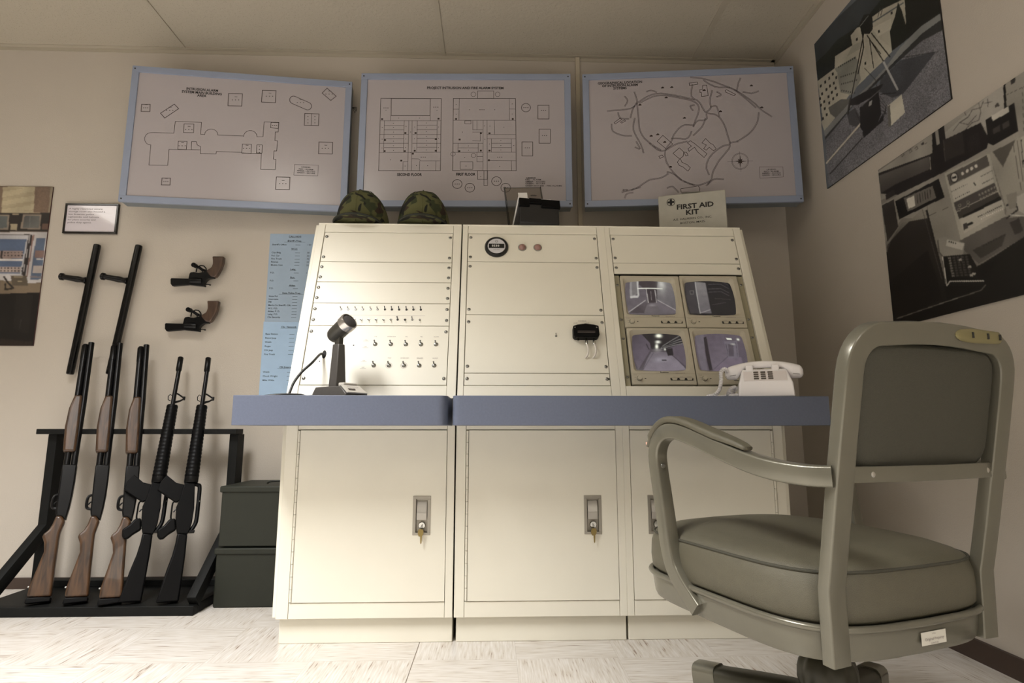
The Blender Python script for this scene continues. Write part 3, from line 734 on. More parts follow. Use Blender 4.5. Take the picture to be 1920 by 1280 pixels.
for u, s_ in ((-.494, .203), (-.604, .141)): m.lathe([(.0022, .0002), (.0022, .0006)], 10, Matrix.Translation((u, s_, 0)))
m.prism([(-.0075 + -.592 + .0075 * (1 - math.cos(2 * PI * i / 16)), .167 + .011 * (1 if i < 8 else -1) * 0 + .016 * math.sin(2 * PI * i / 16)) for i in range(16)], .0002, .0008)
m.build('cable_hole', black, pn)
# middle cabinet: hour meter, lamps, switch box
pn = pM[0]
T = TSM @ Matrix.Translation((.009, .629, 0))
hm = MB(T).lathe([(.046, 0), (.046, .006), (.042, .011), (.036, .012), (.034, .010)], 40).build('hour_meter', rub_clk, pn)
MB(T).lathe([(.0345, .0102), (.001, .0105)], 40, cap=False).build('dial', clk_face, hm)
q = MB(T).box(-.030, .030, -.010, .010, .0100, .0116)
q.ribbon(circ(0, .0215, .0045), .0012, z=.0110)
q.build('counter_window', rub_clk, hm, bevel=.0005)
q = MB(T); q.text('0530', -.004, -.0045, .0125, align='CENTER', z=.0120, space=1.2, bold=.0003); q.build('digits', paper, hm, smooth=False)
q = MB(T); q.text('HOURS', 0, -.020, .006, align='CENTER', z=.0110, space=1.3); q.build('caption', ink_thin, hm, smooth=False)
for a_ in (90, 210, 330):
    q = MB(T @ Matrix.Translation((.0385 * math.cos(math.radians(a_)), .0385 * math.sin(math.radians(a_)), .011))); q.lathe([(.0032, 0), (.002, .002)], 10); q.build('screw', darkmet, hm)
for u in (.109, .169):
    T = TSM @ Matrix.Translation((u, .6295, 0))
    q = MB(T).lathe([(.0165, 0), (.0165, .002), (.0135, .003)], 24).build('indicator_lamp', steel, pn)
    MB(T).lathe([(.0138, .002), (.013, .006), (.010, .010), (.005, .0125), (.0005, .013)], 24).build('lens', lens_red, q)
pn = pM[2]
toggle(TSM @ Matrix.Translation((.224, .244, 0)), False, 1, pn)
T = TSM @ Matrix.Translation((.3295, .253, 0))
bx = [(-.046, .018), (-.030, .024), (0, .028), (.030, .024), (.046, .019), (.047, -.018), (.040, -.026), (-.040, -.026), (-.047, -.018)]
sb = MB(T).prism(bx, 0, .03).build('switch_box', gunblk, pn, bevel=.003)
q = MB(T)
for yy in (-.004, -.0085): q.ribbon([(-.031, yy), (.031, yy)], .0012, z=.0303)
q.build('caption_stripes', ink_thin, sb, smooth=False)
for u in (-.040, .038): MB(T).lathe([(.003, .029), (.0025, .0315)], 12, Matrix.Translation((u, .011, 0))).build('screw', steel, sb)
MB(T).tube([(0, .026, .015), (0, .034, .017)], .0016, 8).build('selector_lever', rubber, sb)
for i, u in enumerate((-.029, 0, .027)):
    q = MB(T); q.tube([(u, -.024, .016), (u, -.034, .016), (u, -.036, .016), (u, -.050 if i else -.037, .016)], .004, 10, radii=[.0036, .0036, .0046, .0042 if i else .003])
    q.build('connector', chrome, sb)
    if i:
        q = MB(T); q.tube([(u, -.048, .016), (u + .004, -.062, .017), (u + .004, -.078, .015), (u, -.091, .009), (u - .006, -.096, .002)], .0036, 10); q.build('white_lead', cable_w, sb)
q = MB(TSM); q.text('CAMERA', .322, .304, .006, align='CENTER', z=.0004, wide=1.3); q.text('HOUSE', .297, .296, .0045, align='CENTER', z=.0004); q.text('GATE', .341, .296, .0045, align='CENTER', z=.0004)
q.build('switch_captions', ink_thin, pn, smooth=False)
q = MB(TSM); q.lathe([(.004, -.0002), (.004, .0006)], 14, Matrix.Translation((.3955 + .004, .077, 0))); q.build('empty_screw_hole', black, pM[3])
# mounting strips beside the monitors
for (ua, ub, us_) in ((.459, .4775, (.467, .317, .239, .088)), (.9335, .9545, (.471, .321, .245, .088))):
    q = MB(TSR).box(ua, ub, .053, .509, -.014, -.008).build('mounting_strip', cream_d, cabR)
    screw_pts(q, [((ua + ub) / 2, v) for v in us_], TSR @ Matrix.Translation((0, 0, -.008)), .005)

# ------------------------------------------------------------------ worktops
def worktop(x0, x1, label, rr_, ends):
    y0, y1 = 1.73, 1.9595
    pts = []
    if ends == 'R':
        pts = [(x0, y1), (x0, y0)] + [(x1 - rr_ + rr_ * math.sin(math.radians(q)), y0 + rr_ - rr_ * math.cos(math.radians(q))) for q in range(0, 91, 15)] + [(x1, y1)]
    else:
        pts = [(x0, y1)] + [(x0 + rr_ - rr_ * math.cos(math.radians(q)), y0 + rr_ - rr_ * math.sin(math.radians(q))) for q in range(0, 91, 15)] + [(x1, y0), (x1, y1)]
    o = Vector(((x0 + x1) / 2, y0, 0))
    return tag(MB().prism([(p[0] - o.x, p[1] - o.y) for p in pts], .0, .088).build('console_worktop', bluegrey, bevel=.0015), label, 'worktop', 'blue-grey console worktops'), o
wt, o = worktop(-.768, -.137, 'blue-grey worktop edge, the shorter left section under the microphone', .03, 'R'); wt.location = (o.x, o.y, .687)
wt, o = worktop(-.122, 1.022, 'blue-grey worktop edge, the long right section under the white telephone', .02, 'L'); wt.location = (o.x, o.y, .687)

# ------------------------------------------------------------------ monitors
screen_m = picture_mat('screen_glow', .12, emit=.62)
glass_dark = mat('crt_edge', (30, 28, 32), .15)
Z8 = (1120, 410, 3.459)
def monitor(u0, u1, s0, s1, label, paint):
    o = MS @ Vector((u0, s0, 0)); M = basis((1, 0, 0), SL, SN, o)
    t = thing('security_monitor', label, 'monitor', M, 'small tan security monitors in the console')
    W, H = u1 - u0, s1 - s0; D = -.24
    bz = .012
    # screen opening
    x0, x1, y0, y1 = .013, W - .021, .054, H - .012
    def rr(xa, xb, ya, yb, r, z, bul=.0):
        pts = []
        for cx, cy, a0 in ((xb - r, yb - r, 0), (xa + r, yb - r, 90), (xa + r, ya + r, 180), (xb - r, ya + r, 270)):
            for q in range(6):
                an = math.radians(a0 + 90 * q / 5); px, py = cx + r * math.cos(an), cy + r * math.sin(an)
                fx = (px - (xa + xb) / 2) / ((xb - xa) / 2); fy = (py - (ya + yb) / 2) / ((yb - ya) / 2)
                pts.append((px + bul * (1 - fy * fy) * (1 if fx > 0 else -1) * (abs(fx) > .5), py + bul * (1 - fx * fx) * (1 if fy > 0 else -1) * (abs(fy) > .5), z))
        return pts
    c = MB(Matrix.Identity(4))
    back = [(p[0] + (.03 if p[0] < W / 2 else -.03), p[1] * .9 + H * .05, D) for p in rr(0, W, 0, H, .004, 0)]
    c.loft([back, rr(0, W, 0, H, .004, -.1), rr(0, W, 0, H, .004, -.003), rr(.002, W - .002, .002, H - .002, .004, 0), rr(x0 - .004, x1 + .004, y0 - .004, y1 + .003, .012, 0), rr(x0 + .003, x1 - .003, y0 + .001, y1 - .010, .016, -.009, .003), rr(x0 + .006, x1 - .006, y0 + .003, y1 - .013, .016, -.012, .003)], cap=True)
    # remove front cap: last face covers the opening, put behind glass
    case = c.build('case', mon_case, t, angle=25)
    # tube picture
    px0, px1, py0, py1 = x0 + .004, x1 - .004, y0 + .002, y1 - .010
    nx, ny = 150, 112
    cv = Canvas(M @ Matrix.Translation((px0, py0, -.009)), px1 - px0, py1 - py0, nx, ny, *Z8)
    cv.fill((60, 54, 64)); paint(cv); cv.c[..., 2] *= .80; cv.c[..., 0] *= .97; cv.grain(.08)
    w2, h2 = (px1 - px0) / 2, (py1 - py0) / 2; cx, cy = px0 + w2, py0 + h2
    def shp(u, v):
        a_, b_ = 2 * u - 1, 2 * v - 1
        ex = a_ * math.sqrt(1 - .13 * b_ * b_ - .0 ); ey = b_ * math.sqrt(1 - .16 * a_ * a_)
        return (cx + ex * (w2 + .002), cy + ey * (h2 + .002), -.0115 + .0065 * (1 - .55 * a_ * a_ - .45 * b_ * b_))
    cv.soften(.12); cv.soften(); cv.build('screen', t, screen_m, shape=shp)
    # groove, knob, buttons, lettering
    q = MB().box(.002, W - .002, .0405, .0410, -.0002, .0004); q.build('seam', mon_dark, case)
    MB(Matrix.Translation((.026, .0225, 0))).lathe([(.0098, .0002), (.0098, .0008)], 24).build('knob_ring', darkmet, case)
    kn = MB(Matrix.Translation((.026, .0225, 0))).lathe([(.009, 0), (.009, .001), (.0078, .001), (.0078, .008), (.007, .009), (.0005, .009)], 24); kn.build('knob', mon_case, t)
    MB().box(.0445, .0495, .0215, .0238, 0, .0012).build('power_lamp', darkmet, t)
    bd = MB().box(W - .092, W - .012, .0155, .0255, .0001, .001).build('button_bay', darkmet, t)
    for i in range(3):
        bxm = W - .078 + i * .0265
        MB().prism([(bxm - .0105, .0236), (bxm + .0105, .0236), (bxm + .007, .0160), (bxm - .007, .0160)], .0008, .004).build('control_wheel', mon_case, bd, bevel=.0006)
    q = MB(); q.text('Panasonic', W * .515, .0440, .0068, align='CENTER', z=.0004, wide=1.1, bold=.0002)
    q.build('lettering', ink_black, case, smooth=False)
    q = MB(); q.text('POWER', .006, .0345, .0036, z=.0004); q.text('OFF', .009, .0255, .0036, z=.0004); q.text('ON', .010, .0165, .0036, z=.0004)
    q.text('VIDEO MONITOR', W - .072, .0415, .0044, z=.0004)
    for i, l_ in enumerate(('V-HOLD', 'BRIGHT', 'CONTRAST')): q.text(l_, W - .078 + i * .0265, .0285, .0034, align='CENTER', z=.0004)
    q.build('small_captions', ink_thin, case, smooth=False)
    return t
def p_tl(c):
    c.poly([(170, 390), (500, 390), (540, 620), (190, 620)], (92, 84, 98))
    c.poly([(230, 395), (420, 395), (385, 465), (310, 465)], (58, 50, 58))
    c.poly([(400, 395), (500, 400), (530, 600), (385, 530), (380, 470)], (118, 112, 124), (88, 82, 94), (400, 420), (500, 600)); c.glow(418, 430, (22, 40), (200, 196, 208), .8)
    c.poly([(205, 612), (310, 530), (385, 530), (525, 612)], (66, 58, 68), (98, 90, 104), (300, 610), (360, 540)); c.poly([(300, 612), (320, 560), (385, 560), (415, 612)], (96, 88, 100))
    c.poly([(205, 400), (238, 402), (250, 505), (215, 515)], (140, 134, 146)); c.poly([(218, 408), (250, 404), (262, 490), (228, 498)], (112, 106, 116)); c.poly([(250, 400), (262, 402), (272, 500), (264, 515), (215, 516), (214, 504), (262, 500)], (176, 170, 182))
    c.line([(195, 612), (310, 532)], 5, (160, 152, 166)); c.line([(520, 600), (388, 530)], 5, (150, 142, 156)); c.line([(262, 455), (420, 456)], 5, (215, 212, 220))
    c.poly([(312, 462), (385, 462), (386, 545), (330, 548)], (52, 44, 52)); c.line([(315, 460), (330, 545)], 5, (165, 158, 170)); c.line([(372, 468), (382, 545)], 5, (160, 152, 166)); c.line([(345, 475), (350, 530)], 3, (120, 112, 124)); c.line([(300, 600), (320, 550)], 3, (70, 62, 72))
    c.glow(355, 562, (20, 7), (150, 142, 158), .7)
def p_tr(c):
    c.fill((26, 24, 28)); c.poly([(560, 400), (628, 408), (660, 615), (598, 615)], (54, 50, 58)); c.poly([(628, 410), (700, 420), (740, 612), (662, 612)], (120, 114, 124), (92, 86, 98), (640, 420), (700, 600))
    c.line([(632, 412), (665, 612)], 6, (150, 145, 156)); c.line([(700, 420), (736, 600)], 4, (50, 46, 54)); c.line([(668, 610), (728, 590)], 5, (140, 134, 146))
    for q in (405, 430, 460, 480): c.line([(720, q), (800, q - 5), (850, q + 20)], 5, (64, 60, 68))
    c.line([(760, 520), (860, 525)], 4, (60, 56, 62)); c.line([(740, 560), (830, 545)], 3, (70, 64, 74)); c.poly([(598, 465), (625, 465), (628, 492), (602, 492)], (90, 86, 94)); c.poly([(603, 470), (620, 470), (623, 487), (606, 487)], (50, 46, 54))
def p_bl(c):
    c.fill((74, 66, 80)); c.poly([(225, 755), (285, 745), (345, 800), (340, 860), (262, 985), (230, 870)], (70, 62, 78), (92, 82, 102), (230, 760), (340, 860))
    c.poly([(280, 745), (560, 745), (580, 790), (440, 850), (350, 850), (340, 810)], (34, 30, 36)); c.poly([(345, 868), (460, 868), (590, 985), (290, 985)], (104, 96, 114), (124, 114, 136), (400, 870), (430, 985)); c.poly([(440, 855), (560, 800), (590, 980), (470, 875)], (88, 78, 96))
    for a_, b_ in (((420, 830), (540, 752)), ((415, 838), (556, 768)), ((412, 842), (560, 785)), ((410, 846), (565, 802))): c.line([a_, b_], 4, (120, 116, 126)); 
    c.line([(418, 834), (555, 776)], 4, (16, 14, 18)); c.line([(416, 840), (565, 793)], 4, (16, 14, 18)); c.line([(262, 985), (345, 870)], 4, (60, 54, 66)); c.line([(290, 985), (365, 870)], 3, (70, 62, 78)); c.line([(590, 975), (465, 872)], 5, (66, 58, 72))
    c.glow(398, 763, (16, 10), (255, 252, 255), 1.4); c.glow(392, 803, (13, 8), (235, 232, 240), 1.2); c.glow(384, 832, (8, 14), (250, 248, 252), 1.2); c.glow(388, 855, (24, 12), (150, 144, 158), .6); c.glow(410, 915, (45, 16), (150, 142, 166), .8)
    c.poly([(440, 850), (485, 840), (490, 890), (455, 890)], (30, 26, 32)); c.glow(436, 850, (5, 6), (230, 228, 236), 1); c.line([(418, 918), (445, 918)], 5, (30, 26, 34)); c.line([(318, 815), (335, 850)], 6, (40, 36, 44))
def p_br(c):
    c.fill((88, 78, 96)); c.poly([(632, 745), (685, 745), (712, 985), (675, 985)], (100, 92, 110)); c.poly([(686, 770), (705, 765), (748, 980), (722, 985)], (40, 34, 42)); c.poly([(705, 748), (815, 745), (850, 880), (760, 985), (745, 985)], (84, 74, 92), (100, 90, 110), (710, 760), (840, 900))
    c.poly([(745, 985), (845, 895), (930, 900), (960, 985)], (104, 92, 114)); c.poly([(820, 800), (905, 790), (915, 905), (845, 905)], (104, 96, 116)); c.poly([(845, 815), (880, 815), (882, 895), (850, 895)], (78, 70, 86)); c.poly([(835, 775), (870, 777), (872, 786), (840, 786)], (228, 226, 232)); c.glow(914, 780, (8, 7), (230, 228, 236), 1); c.glow(878, 815, (14, 5), (190, 186, 196), .8)
    c.line([(832, 815), (845, 890)], 3, (60, 52, 66)); c.line([(895, 800), (905, 895)], 3, (70, 62, 78)); c.line([(747, 980), (845, 895)], 3, (70, 62, 78))
monitor(.4795, .7045, .283, .5055, 'upper left of the four monitors, bright corridor with a frame on its left wall', p_tl)
monitor(.7075, .9315, .283, .5075, 'upper right of the four monitors, dark picture with one pale doorway', p_tr)
monitor(.4825, .7095, .057, .280, 'lower left of the four monitors, showing a long tunnel with pipes and ceiling lamps', p_bl)
monitor(.7125, .9325, .057, .2805, 'lower right of the four monitors, pale hallway picture behind the white telephone', p_br)

# keys in two of the door locks
for hx, lb in ((-.233, 'brass key hanging in the lock of the left cabinet door'), (.330, 'brass key hanging in the lock of the middle cabinet door')):
    t = thing('door_key', lb, 'key', (hx + .001, FY - .004, .363), 'brass keys in the cabinet locks')
    MB().box(-.0011, .0011, -.012, .001, -.004, .004).build('inserted_blade', steel, t)
    MB(Matrix.Rotation(.08, 4, 'Y')).prism([(-.009, .002), (-.006, .007), (.006, .007), (.009, .002), (.009, -.008), (.005, -.016), (-.005, -.016), (-.009, -.008)], -.001, .001, basis((1, 0, 0), (0, 0, 1), (0, -1, 0), (0, -.013, -.014))).build('key_bow', brass, t, bevel=.0006)
    MB().prism([(-.003, 0), (.003, 0), (.0022, -.020), (0, -.024), (-.002, -.020)], -.0008, .0008, basis((1, 0, 0), (0, 0, 1), (0, -1, 0), (0, -.013, -.030))).build('spare_blade', brass, t)

def W(px, py, Y):
    r = ray(px, py); return CP + r * (Y / r.y)
# ------------------------------------------------------------------ desk microphone
F_ = Vector((.82, -.57, 0)).normalized(); S_ = Vector((-F_.y, F_.x, 0)) * 1.0
M = basis(F_, S_, (0, 0, 1), (-.452, 1.78, .775))        # x forward, y to the right side, origin at the near front corner
t = thing('desk_microphone', 'grey-brown desk microphone with silver-ringed head on the left worktop', 'microphone', M)
L_, WD = .158, .09
MB().loft([[(-L_, 0, 0), (.0, 0, 0), (.0, WD, 0), (-L_, WD, 0)], [(-L_, 0, .012), (0, 0, .010), (0, WD, .010), (-L_, WD, .012)], [(-L_ + .01, .004, .034), (-.032, .004, .034), (-.032, WD - .004, .034), (-L_ + .01, WD - .004, .034)]]).build('base', mic_grey, t, bevel=.003)
MB().loft([[(-.030, .006, .0345), (.002, .004, .010), (.002, WD - .004, .010), (-.030, WD - .006, .0345)], [(-.034, .006, .038), (.003, .004, .014), (.003, WD - .004, .014), (-.034, WD - .006, .038)]]).build('control_plate', mic_panel, t, bevel=.0015)
MB().box(-.062, -.036, .022, WD - .012, .034, .046).build('talk_bar', mic_panel, t, bevel=.003)
TP = basis((0, 1, 0), Vector((-.036, 0, .024)).normalized(), Vector((.024, 0, .036)).normalized(), (-.0145, .045, .0275))
q = MB(TP); q.text('PUSH TO TALK', 0, .004, .006, align='CENTER', z=.0006, wide=1.1); q.box(-.028, .0, -.010, -.004, .0004, .0009); q.build('caption', ink, t, smooth=False)
cx, cy = -.085, .038
MB().loft([[(cx - .018, cy - .021, .033), (cx + .018, cy - .021, .033), (cx + .018, cy + .021, .033), (cx - .018, cy + .021, .033)], [(cx - .016, cy - .013, .172), (cx + .014, cy - .013, .172), (cx + .014, cy + .013, .172), (cx - .016, cy + .013, .172)]]).build('column', mic_grey, t, bevel=.003)
MB().box(cx - .012, cx + .010, cy - .009, cy + .009, .165, .2).build('neck', mic_dark, t, bevel=.002)
ax = Vector((.86, 0, .51)).normalized(); ay = Vector((0, 1, 0)); az = ax
HM = basis(ay, az.cross(ay), az, (cx - .036, cy, .196))
MB(HM).lathe([(.004, -.002), (.019, .001), (.0240, .008), (.0262, .02), (.0268, .070)], 32).build('head', mic_dark, t)
MB(HM).lathe([(.0270, .069), (.0292, .070), (.0296, .091), (.0282, .095), (.0250, .0955), (.0240, .090)], 32, cap=False).build('silver_ring', mic_silver, t)
MB(HM).lathe([(.0245, .090), (.021, .0950), (.013, .099), (.001, .100)], 32, cap=False).build('grille', mic_cloth, t)
# cable
hole = MS @ Vector((-.592, .162, .001))
pts = [hole + Vector((0, .02, 0)), hole, hole + Vector((-.006, -.02, .003)), W(585, 680, 1.92), W(566, 697, 1.90), W(551, 717, 1.885), W(543, 736, 1.87), Vector((W(540, 742, 1.87).x, 1.87, .7795)), Vector((W(520, 742, 1.88).x, 1.885, .7795)), Vector((W(498, 742, 1.87).x, 1.87, .7795)), Vector((W(500, 742, 1.84).x, 1.845, .7795)), Vector((W(530, 742, 1.85).x, 1.85, .784)), Vector((W(560, 742, 1.86).x, 1.865, .784)), Vector((W(578, 742, 1.88).x, 1.874, .7795)), M @ Vector((-L_ + .004, .03, .012))]
def smooth_path(pts, k=6):
    out = []; pts = [Vector(p) for p in pts]
    for i in range(len(pts) - 1):
        p0 = pts[max(i - 1, 0)]; p1 = pts[i]; p2 = pts[i + 1]; p3 = pts[min(i + 2, len(pts) - 1)]
        for q in range(k):
            u = q / k; out.append(.5 * ((2 * p1) + (p2 - p0) * u + (2 * p0 - 5 * p1 + 4 * p2 - p3) * u * u + (3 * p1 - p0 - 3 * p2 + p3) * u ** 3))
    return out + [pts[-1]]
MB(M.inverted()).tube(smooth_path(pts), .0042, 10).build('cable', rubber, t)

# ------------------------------------------------------------------ telephone
M = Matrix.Translation((.871, 1.823, .775)) @ Matrix.Rotation(math.radians(-21), 4, 'Z')
t = thing('desk_telephone', 'white push-button desk telephone on the right end of the worktop', 'telephone', M)
def ring(w_, y0, y1, z0, z1=None):
    z1 = z0 if z1 is None else z1
    return [(-w_, y0, z0), (w_, y0, z0), (w_, y1, z1), (-w_, y1, z1)]
MB().loft([ring(.082, -.050, .105, 0), ring(.081, -.050, .104, .006), ring(.079, -.042, .098, .044), ring(.077, -.040, .096, .050), ring(.068, -.010, .088, .084), ring(.066, .0, .078, .092)]).build('body', phone_w, t, bevel=.005, seg=3)
fn = Vector((0, .030, .034)).normalized()
KM = basis((1, 0, 0), fn, Vector((1, 0, 0)).cross(fn), (0, -.0395, .051))
MB(KM).box(-.063, .063, .001, .044, -.002, .0012).build('face_plate', phone_face, t, bevel=.0008)
kb = MB(KM)
for i in range(3):
    for j in range(4):
        MB(KM).box(-.026 + i * .021 - .0072, -.026 + i * .021 + .0072, .0068 + j * .0095, .0122 + j * .0095, 0, .0038).build('push_button', key_grey, t, bevel=.0009)
for sx in (-.043, .034):
    MB().box(sx - .011, sx + .011, -.006, .012, .084, .107).build('cradle_horn', phone_w, t, bevel=.004)
def hand_rings(grow=0.):
    out = []
    for i in range(41):
        u = -1 + 2 * i / 40; a_ = abs(u)
        k = min(1, max(0, (a_ - .45) / .28)); k = k * k * (3 - 2 * k)
        top = .1215 - .021 * a_ ** 2.2; bot = (.098 - .004 * a_) * (1 - k) + .062 * k
        wy = .017 + .011 * k
        e = math.sqrt(max(0, 1 - max(0, (a_ - .88) / .12) ** 2)) if a_ > .88 else 1
        e = max(e, .08); zc_ = (top + bot) / 2; hz_ = (top - bot) / 2 * (.35 + .65 * e) ; wy *= e
        out.append([(u * .1175, .026 + (wy + grow) * (1 if math.cos(q) >= 0 else -1) * abs(math.cos(q)) ** .75, zc_ + (hz_ + grow) * (1 if math.sin(q) >= 0 else -1) * abs(math.sin(q)) ** .75) for q in [2 * PI * n / 28 for n in range(28)]])
    return out
h = MB().loft(hand_rings()).build('handset', phone_w, t, angle=80)
for sgn in (-1, 1):
    pts = []
    for n in range(24):
        q = 2 * PI * n / 24; pts.append((sgn * .094 + .0225 * math.cos(q) - sgn * .0, .026 + .0285 * math.sin(q), .0745 + sgn * -.0 - .12 * sgn * .0225 * math.cos(q)))
    MB().tube(pts + pts[:1], .0007, 6).build('cap_seam', key_grey, h)
def coil(pts, R_, pitch, r):
    pts = smooth_path(pts, 8); out = []; acc = 0
    fin = []
    for a_, b_ in zip(pts, pts[1:]):
        n_ = max(1, int((b_ - a_).length / (pitch / 10)))
        for q in range(n_): fin.append(a_.lerp(b_, q / n_))
    pn = None
    for i, p in enumerate(fin):
        tt = (fin[min(i + 1, len(fin) - 1)] - fin[max(i - 1, 0)]).normalized()
        if pn is None: pn = tt.orthogonal().normalized()
        pn = (pn - tt * pn.dot(tt)).normalized(); bb = tt.cross(pn); a_ = 2 * PI * i / 10
        k = min(1, i / 15, (len(fin) - 1 - i) / 15)
        out.append(p + (pn * math.cos(a_) + bb * math.sin(a_)) * R_ * k)
    return MB(M.inverted()).tube(out, r, 6)
def Wd(px, py, Y): return W(px, py, Y)
coil([M @ Vector((-.108, .024, .082)), Wd(1360, 692, 1.85), Wd(1352, 697, 1.845), Wd(1352, 715, 1.845), Wd(1348, 732, 1.84), Vector((W(1340, 742, 1.84).x, 1.84, .785)), Vector((W(1330, 742, 1.86).x, 1.87, .782)), Vector((W(1345, 742, 1.92).x, 1.92, .782)), Vector((W(1362, 742, 1.89).x, 1.90, .783)), Wd(1374, 736, 1.88), Wd(1380, 728, 1.875), Wd(1376, 726, 1.87), Wd(1368, 731, 1.86), Vector((W(1368, 742, 1.85).x, 1.855, .783)), M @ Vector((-.079, .02, .012))], .0046, .0046, .0019).build('coiled_cord', phone_w, t)

# ------------------------------------------------------------------ caps
def cap(x, label, rot):
    M = Matrix.Translation((x, 2.30, 1.4772)) @ Matrix.Rotation(rot, 4, 'Z')
    t = thing('field_cap', label, 'cap', M, 'camouflage caps on the console')
    rings = []; n = 40
    for k in range(15):
        u = k / 14
        rs = max(.015, (1 - u ** 2.25) ** .5)
        ring_ = []
        for i in range(n):
            a_ = 2 * PI * i / n
            w_ = 1 + .010 * math.sin(3 * a_ + 1) * (1 - u) + .004 * math.sin(11 * a_ + 5 * u)
            rx = .108 * rs * w_; ry = .108 * rs * w_
            ring_.append((rx * math.cos(a_), ry * math.sin(a_) - .028 * u, .170 * u + .005 * math.sin(a_ * 2 + 1) * u * (1 - u) + (.010 if math.sin(a_) < 0 else 0) * (1 - u) * abs(math.sin(a_))))
        rings.append(ring_)
    MB().loft(rings).build('crown', camo_cloth, t, sub=1, angle=180)
    q = MB()
    for a0 in (90, 210, 330, 270):
        pts = []
        for k in range(15):
            u = k / 14; rs = max(.015, (1 - u ** 2.25) ** .5); a_ = math.radians(a0)
            pts.append((.1085 * rs * math.cos(a_), .1085 * rs * math.sin(a_) - .028 * u, .170 * u + .0012))
        q.tube(pts, .0014, 6)
    q.build('seams', camo_cloth, t)
    # bill: arched plate with dark bound edge
    top = []; bot = []; edge = []
    nr = 6
    for i in range(25):
        a_ = math.radians(-90 - 60 + 120 * i / 24); c_ = math.cos(math.radians((-60 + 120 * i / 24) * 1.45))
        col_ = []
        for k in range(nr):
            u = k / (nr - 1); ext = .062 * max(0, c_) ** .8
            r_ = .100 + ext * u
            z = .009 + .016 * max(0, c_) ** 1.2 * (0.5 + .5 * u) - .004 * u
            col_.append((r_ * math.cos(a_), r_ * math.sin(a_), z))
        top.append([(p[0], p[1], p[2] + .0025) for p in col_]); bot.append(col_); edge.append(Vector(col_[-1]) + Vector((0, 0, .001)))
    q = MB(); nb = nr * 2
    rings = [tt_ + bb_[::-1] for tt_, bb_ in zip(top, bot)]
    q.loft(rings); q.build('bill', camo_cloth, t)
    MB().tube(edge, .0042, 8).build('bill_binding', mat('cap_binding', (40, 42, 34), .85), t)
cap(-.541, 'camouflage cap on the console top, the left one nearer the gun rack', -.06)
cap(-.293, 'camouflage cap on the console top, the right one nearer the card file box', .05)

# ------------------------------------------------------------------ card file box
xd = Vector((1, -.04, 0)).normalized(); yd = Vector((-xd.y, xd.x, 0))
yd = (yd + xd * -.30).normalized(); xd2 = Vector((yd.y, -yd.x, 0)); xd2 = (xd2).normalized()
M = basis(Vector((.97, -.0, 0)).normalized(), Vector((0, 1, 0)), (0, 0, 1), (.1, 2.165, 1.4772)) @ Matrix.Rotation(.16, 4, 'Z')
t = thing('card_file_box', 'black card file box with open smoked lid on the middle cabinet top', 'card file')
t.matrix_world = M
YZ = Matrix(((0, 0, 1, 0), (1, 0, 0, 0), (0, 1, 0, 0), (0, 0, 0, 1)))
MB().prism([(0, 0.004), (.006, 0), (.150, 0), (.150, .03), (.022, .098), (.006, .096)], 0, .162, YZ).build('tray', box_blk, t, bevel=.004, seg=3)
q = MB(); q.prism([(-.004, .072), (.012, .070), (.024, .110), (.006, .108)], -.002, .040, YZ).prism([(-.004, .072), (.012, .070), (.024, .110), (.006, .108)], .088, .166, YZ).prism([(-.003, .086), (.012, .080), (.024, .112), (.006, .110)], .039, .089, YZ)
q.build('front_clip', gunblk, t, bevel=.0015)
q = MB()
for k in range(7):
    q.prism([(.030 + k * .014, .092 - k * .0068), (.140, .034), (.140, .040), (.040 + k * .010, .108 - k * .006)], .010 + k * .0004, .012 + k * .0004, YZ)
q.prism([(.018, .10), (.142, .034), (.142, .040), (.022, .114)], .004, .0065, YZ)
q.prism([(.020, .10), (.026, .10), (.034, .117), (.028, .118)], .008, .135, YZ)
q.prism([(.142, .020), (.146, .032), (.014, .116), (.004, .106)], -.0035, -.0008, YZ)
q.build('cards', paper, t)
hb = Vector((0, .155, .012)); up_ = Vector((-.10, .06, 1)).normalized(); wd_ = Vector((1, 0, 0.0)); wd_ = (wd_ - up_ * wd_.dot(up_)).normalized()
LM = basis(wd_, up_, wd_.cross(up_), (-.012, .160, .012))
lid = MB(LM).box(0, .160, 0, .205, -.0012, .0012).build('smoked_lid', smoke, t)
MB(LM).prism([(0, 0), (.03, .0), (.012, .205), (0, .205)], -.001, .001, basis((0, 0, 1), (0, 1, 0), (-1, 0, 0), (0.001, 0, 0))).build('lid_flange', smoke, lid)
MB(LM).prism([(0, 0), (.03, .0), (.012, .205), (0, .205)], -.001, .001, basis((0, 0, 1), (0, 1, 0), (-1, 0, 0), (.159, 0, 0))).build('lid_flange', smoke, lid)
MB(LM).box(.058, .098, .158, .182, .0013, .0018).build('white_label', paper, lid)
q = MB(LM); q.box(-.001, .0012, 0, .206, -.0016, .0016).box(0, .161, .2045, .206, -.0014, .0014).box(.159, .161, 0, .206, -.0014, .0014); q.build('lid_edge', rub_clk, lid)
q = MB(LM); q.text('telefax', .112, .166, .010, z=.0016, bold=.0003); q.build('lettering', ink_black, lid, smooth=False)

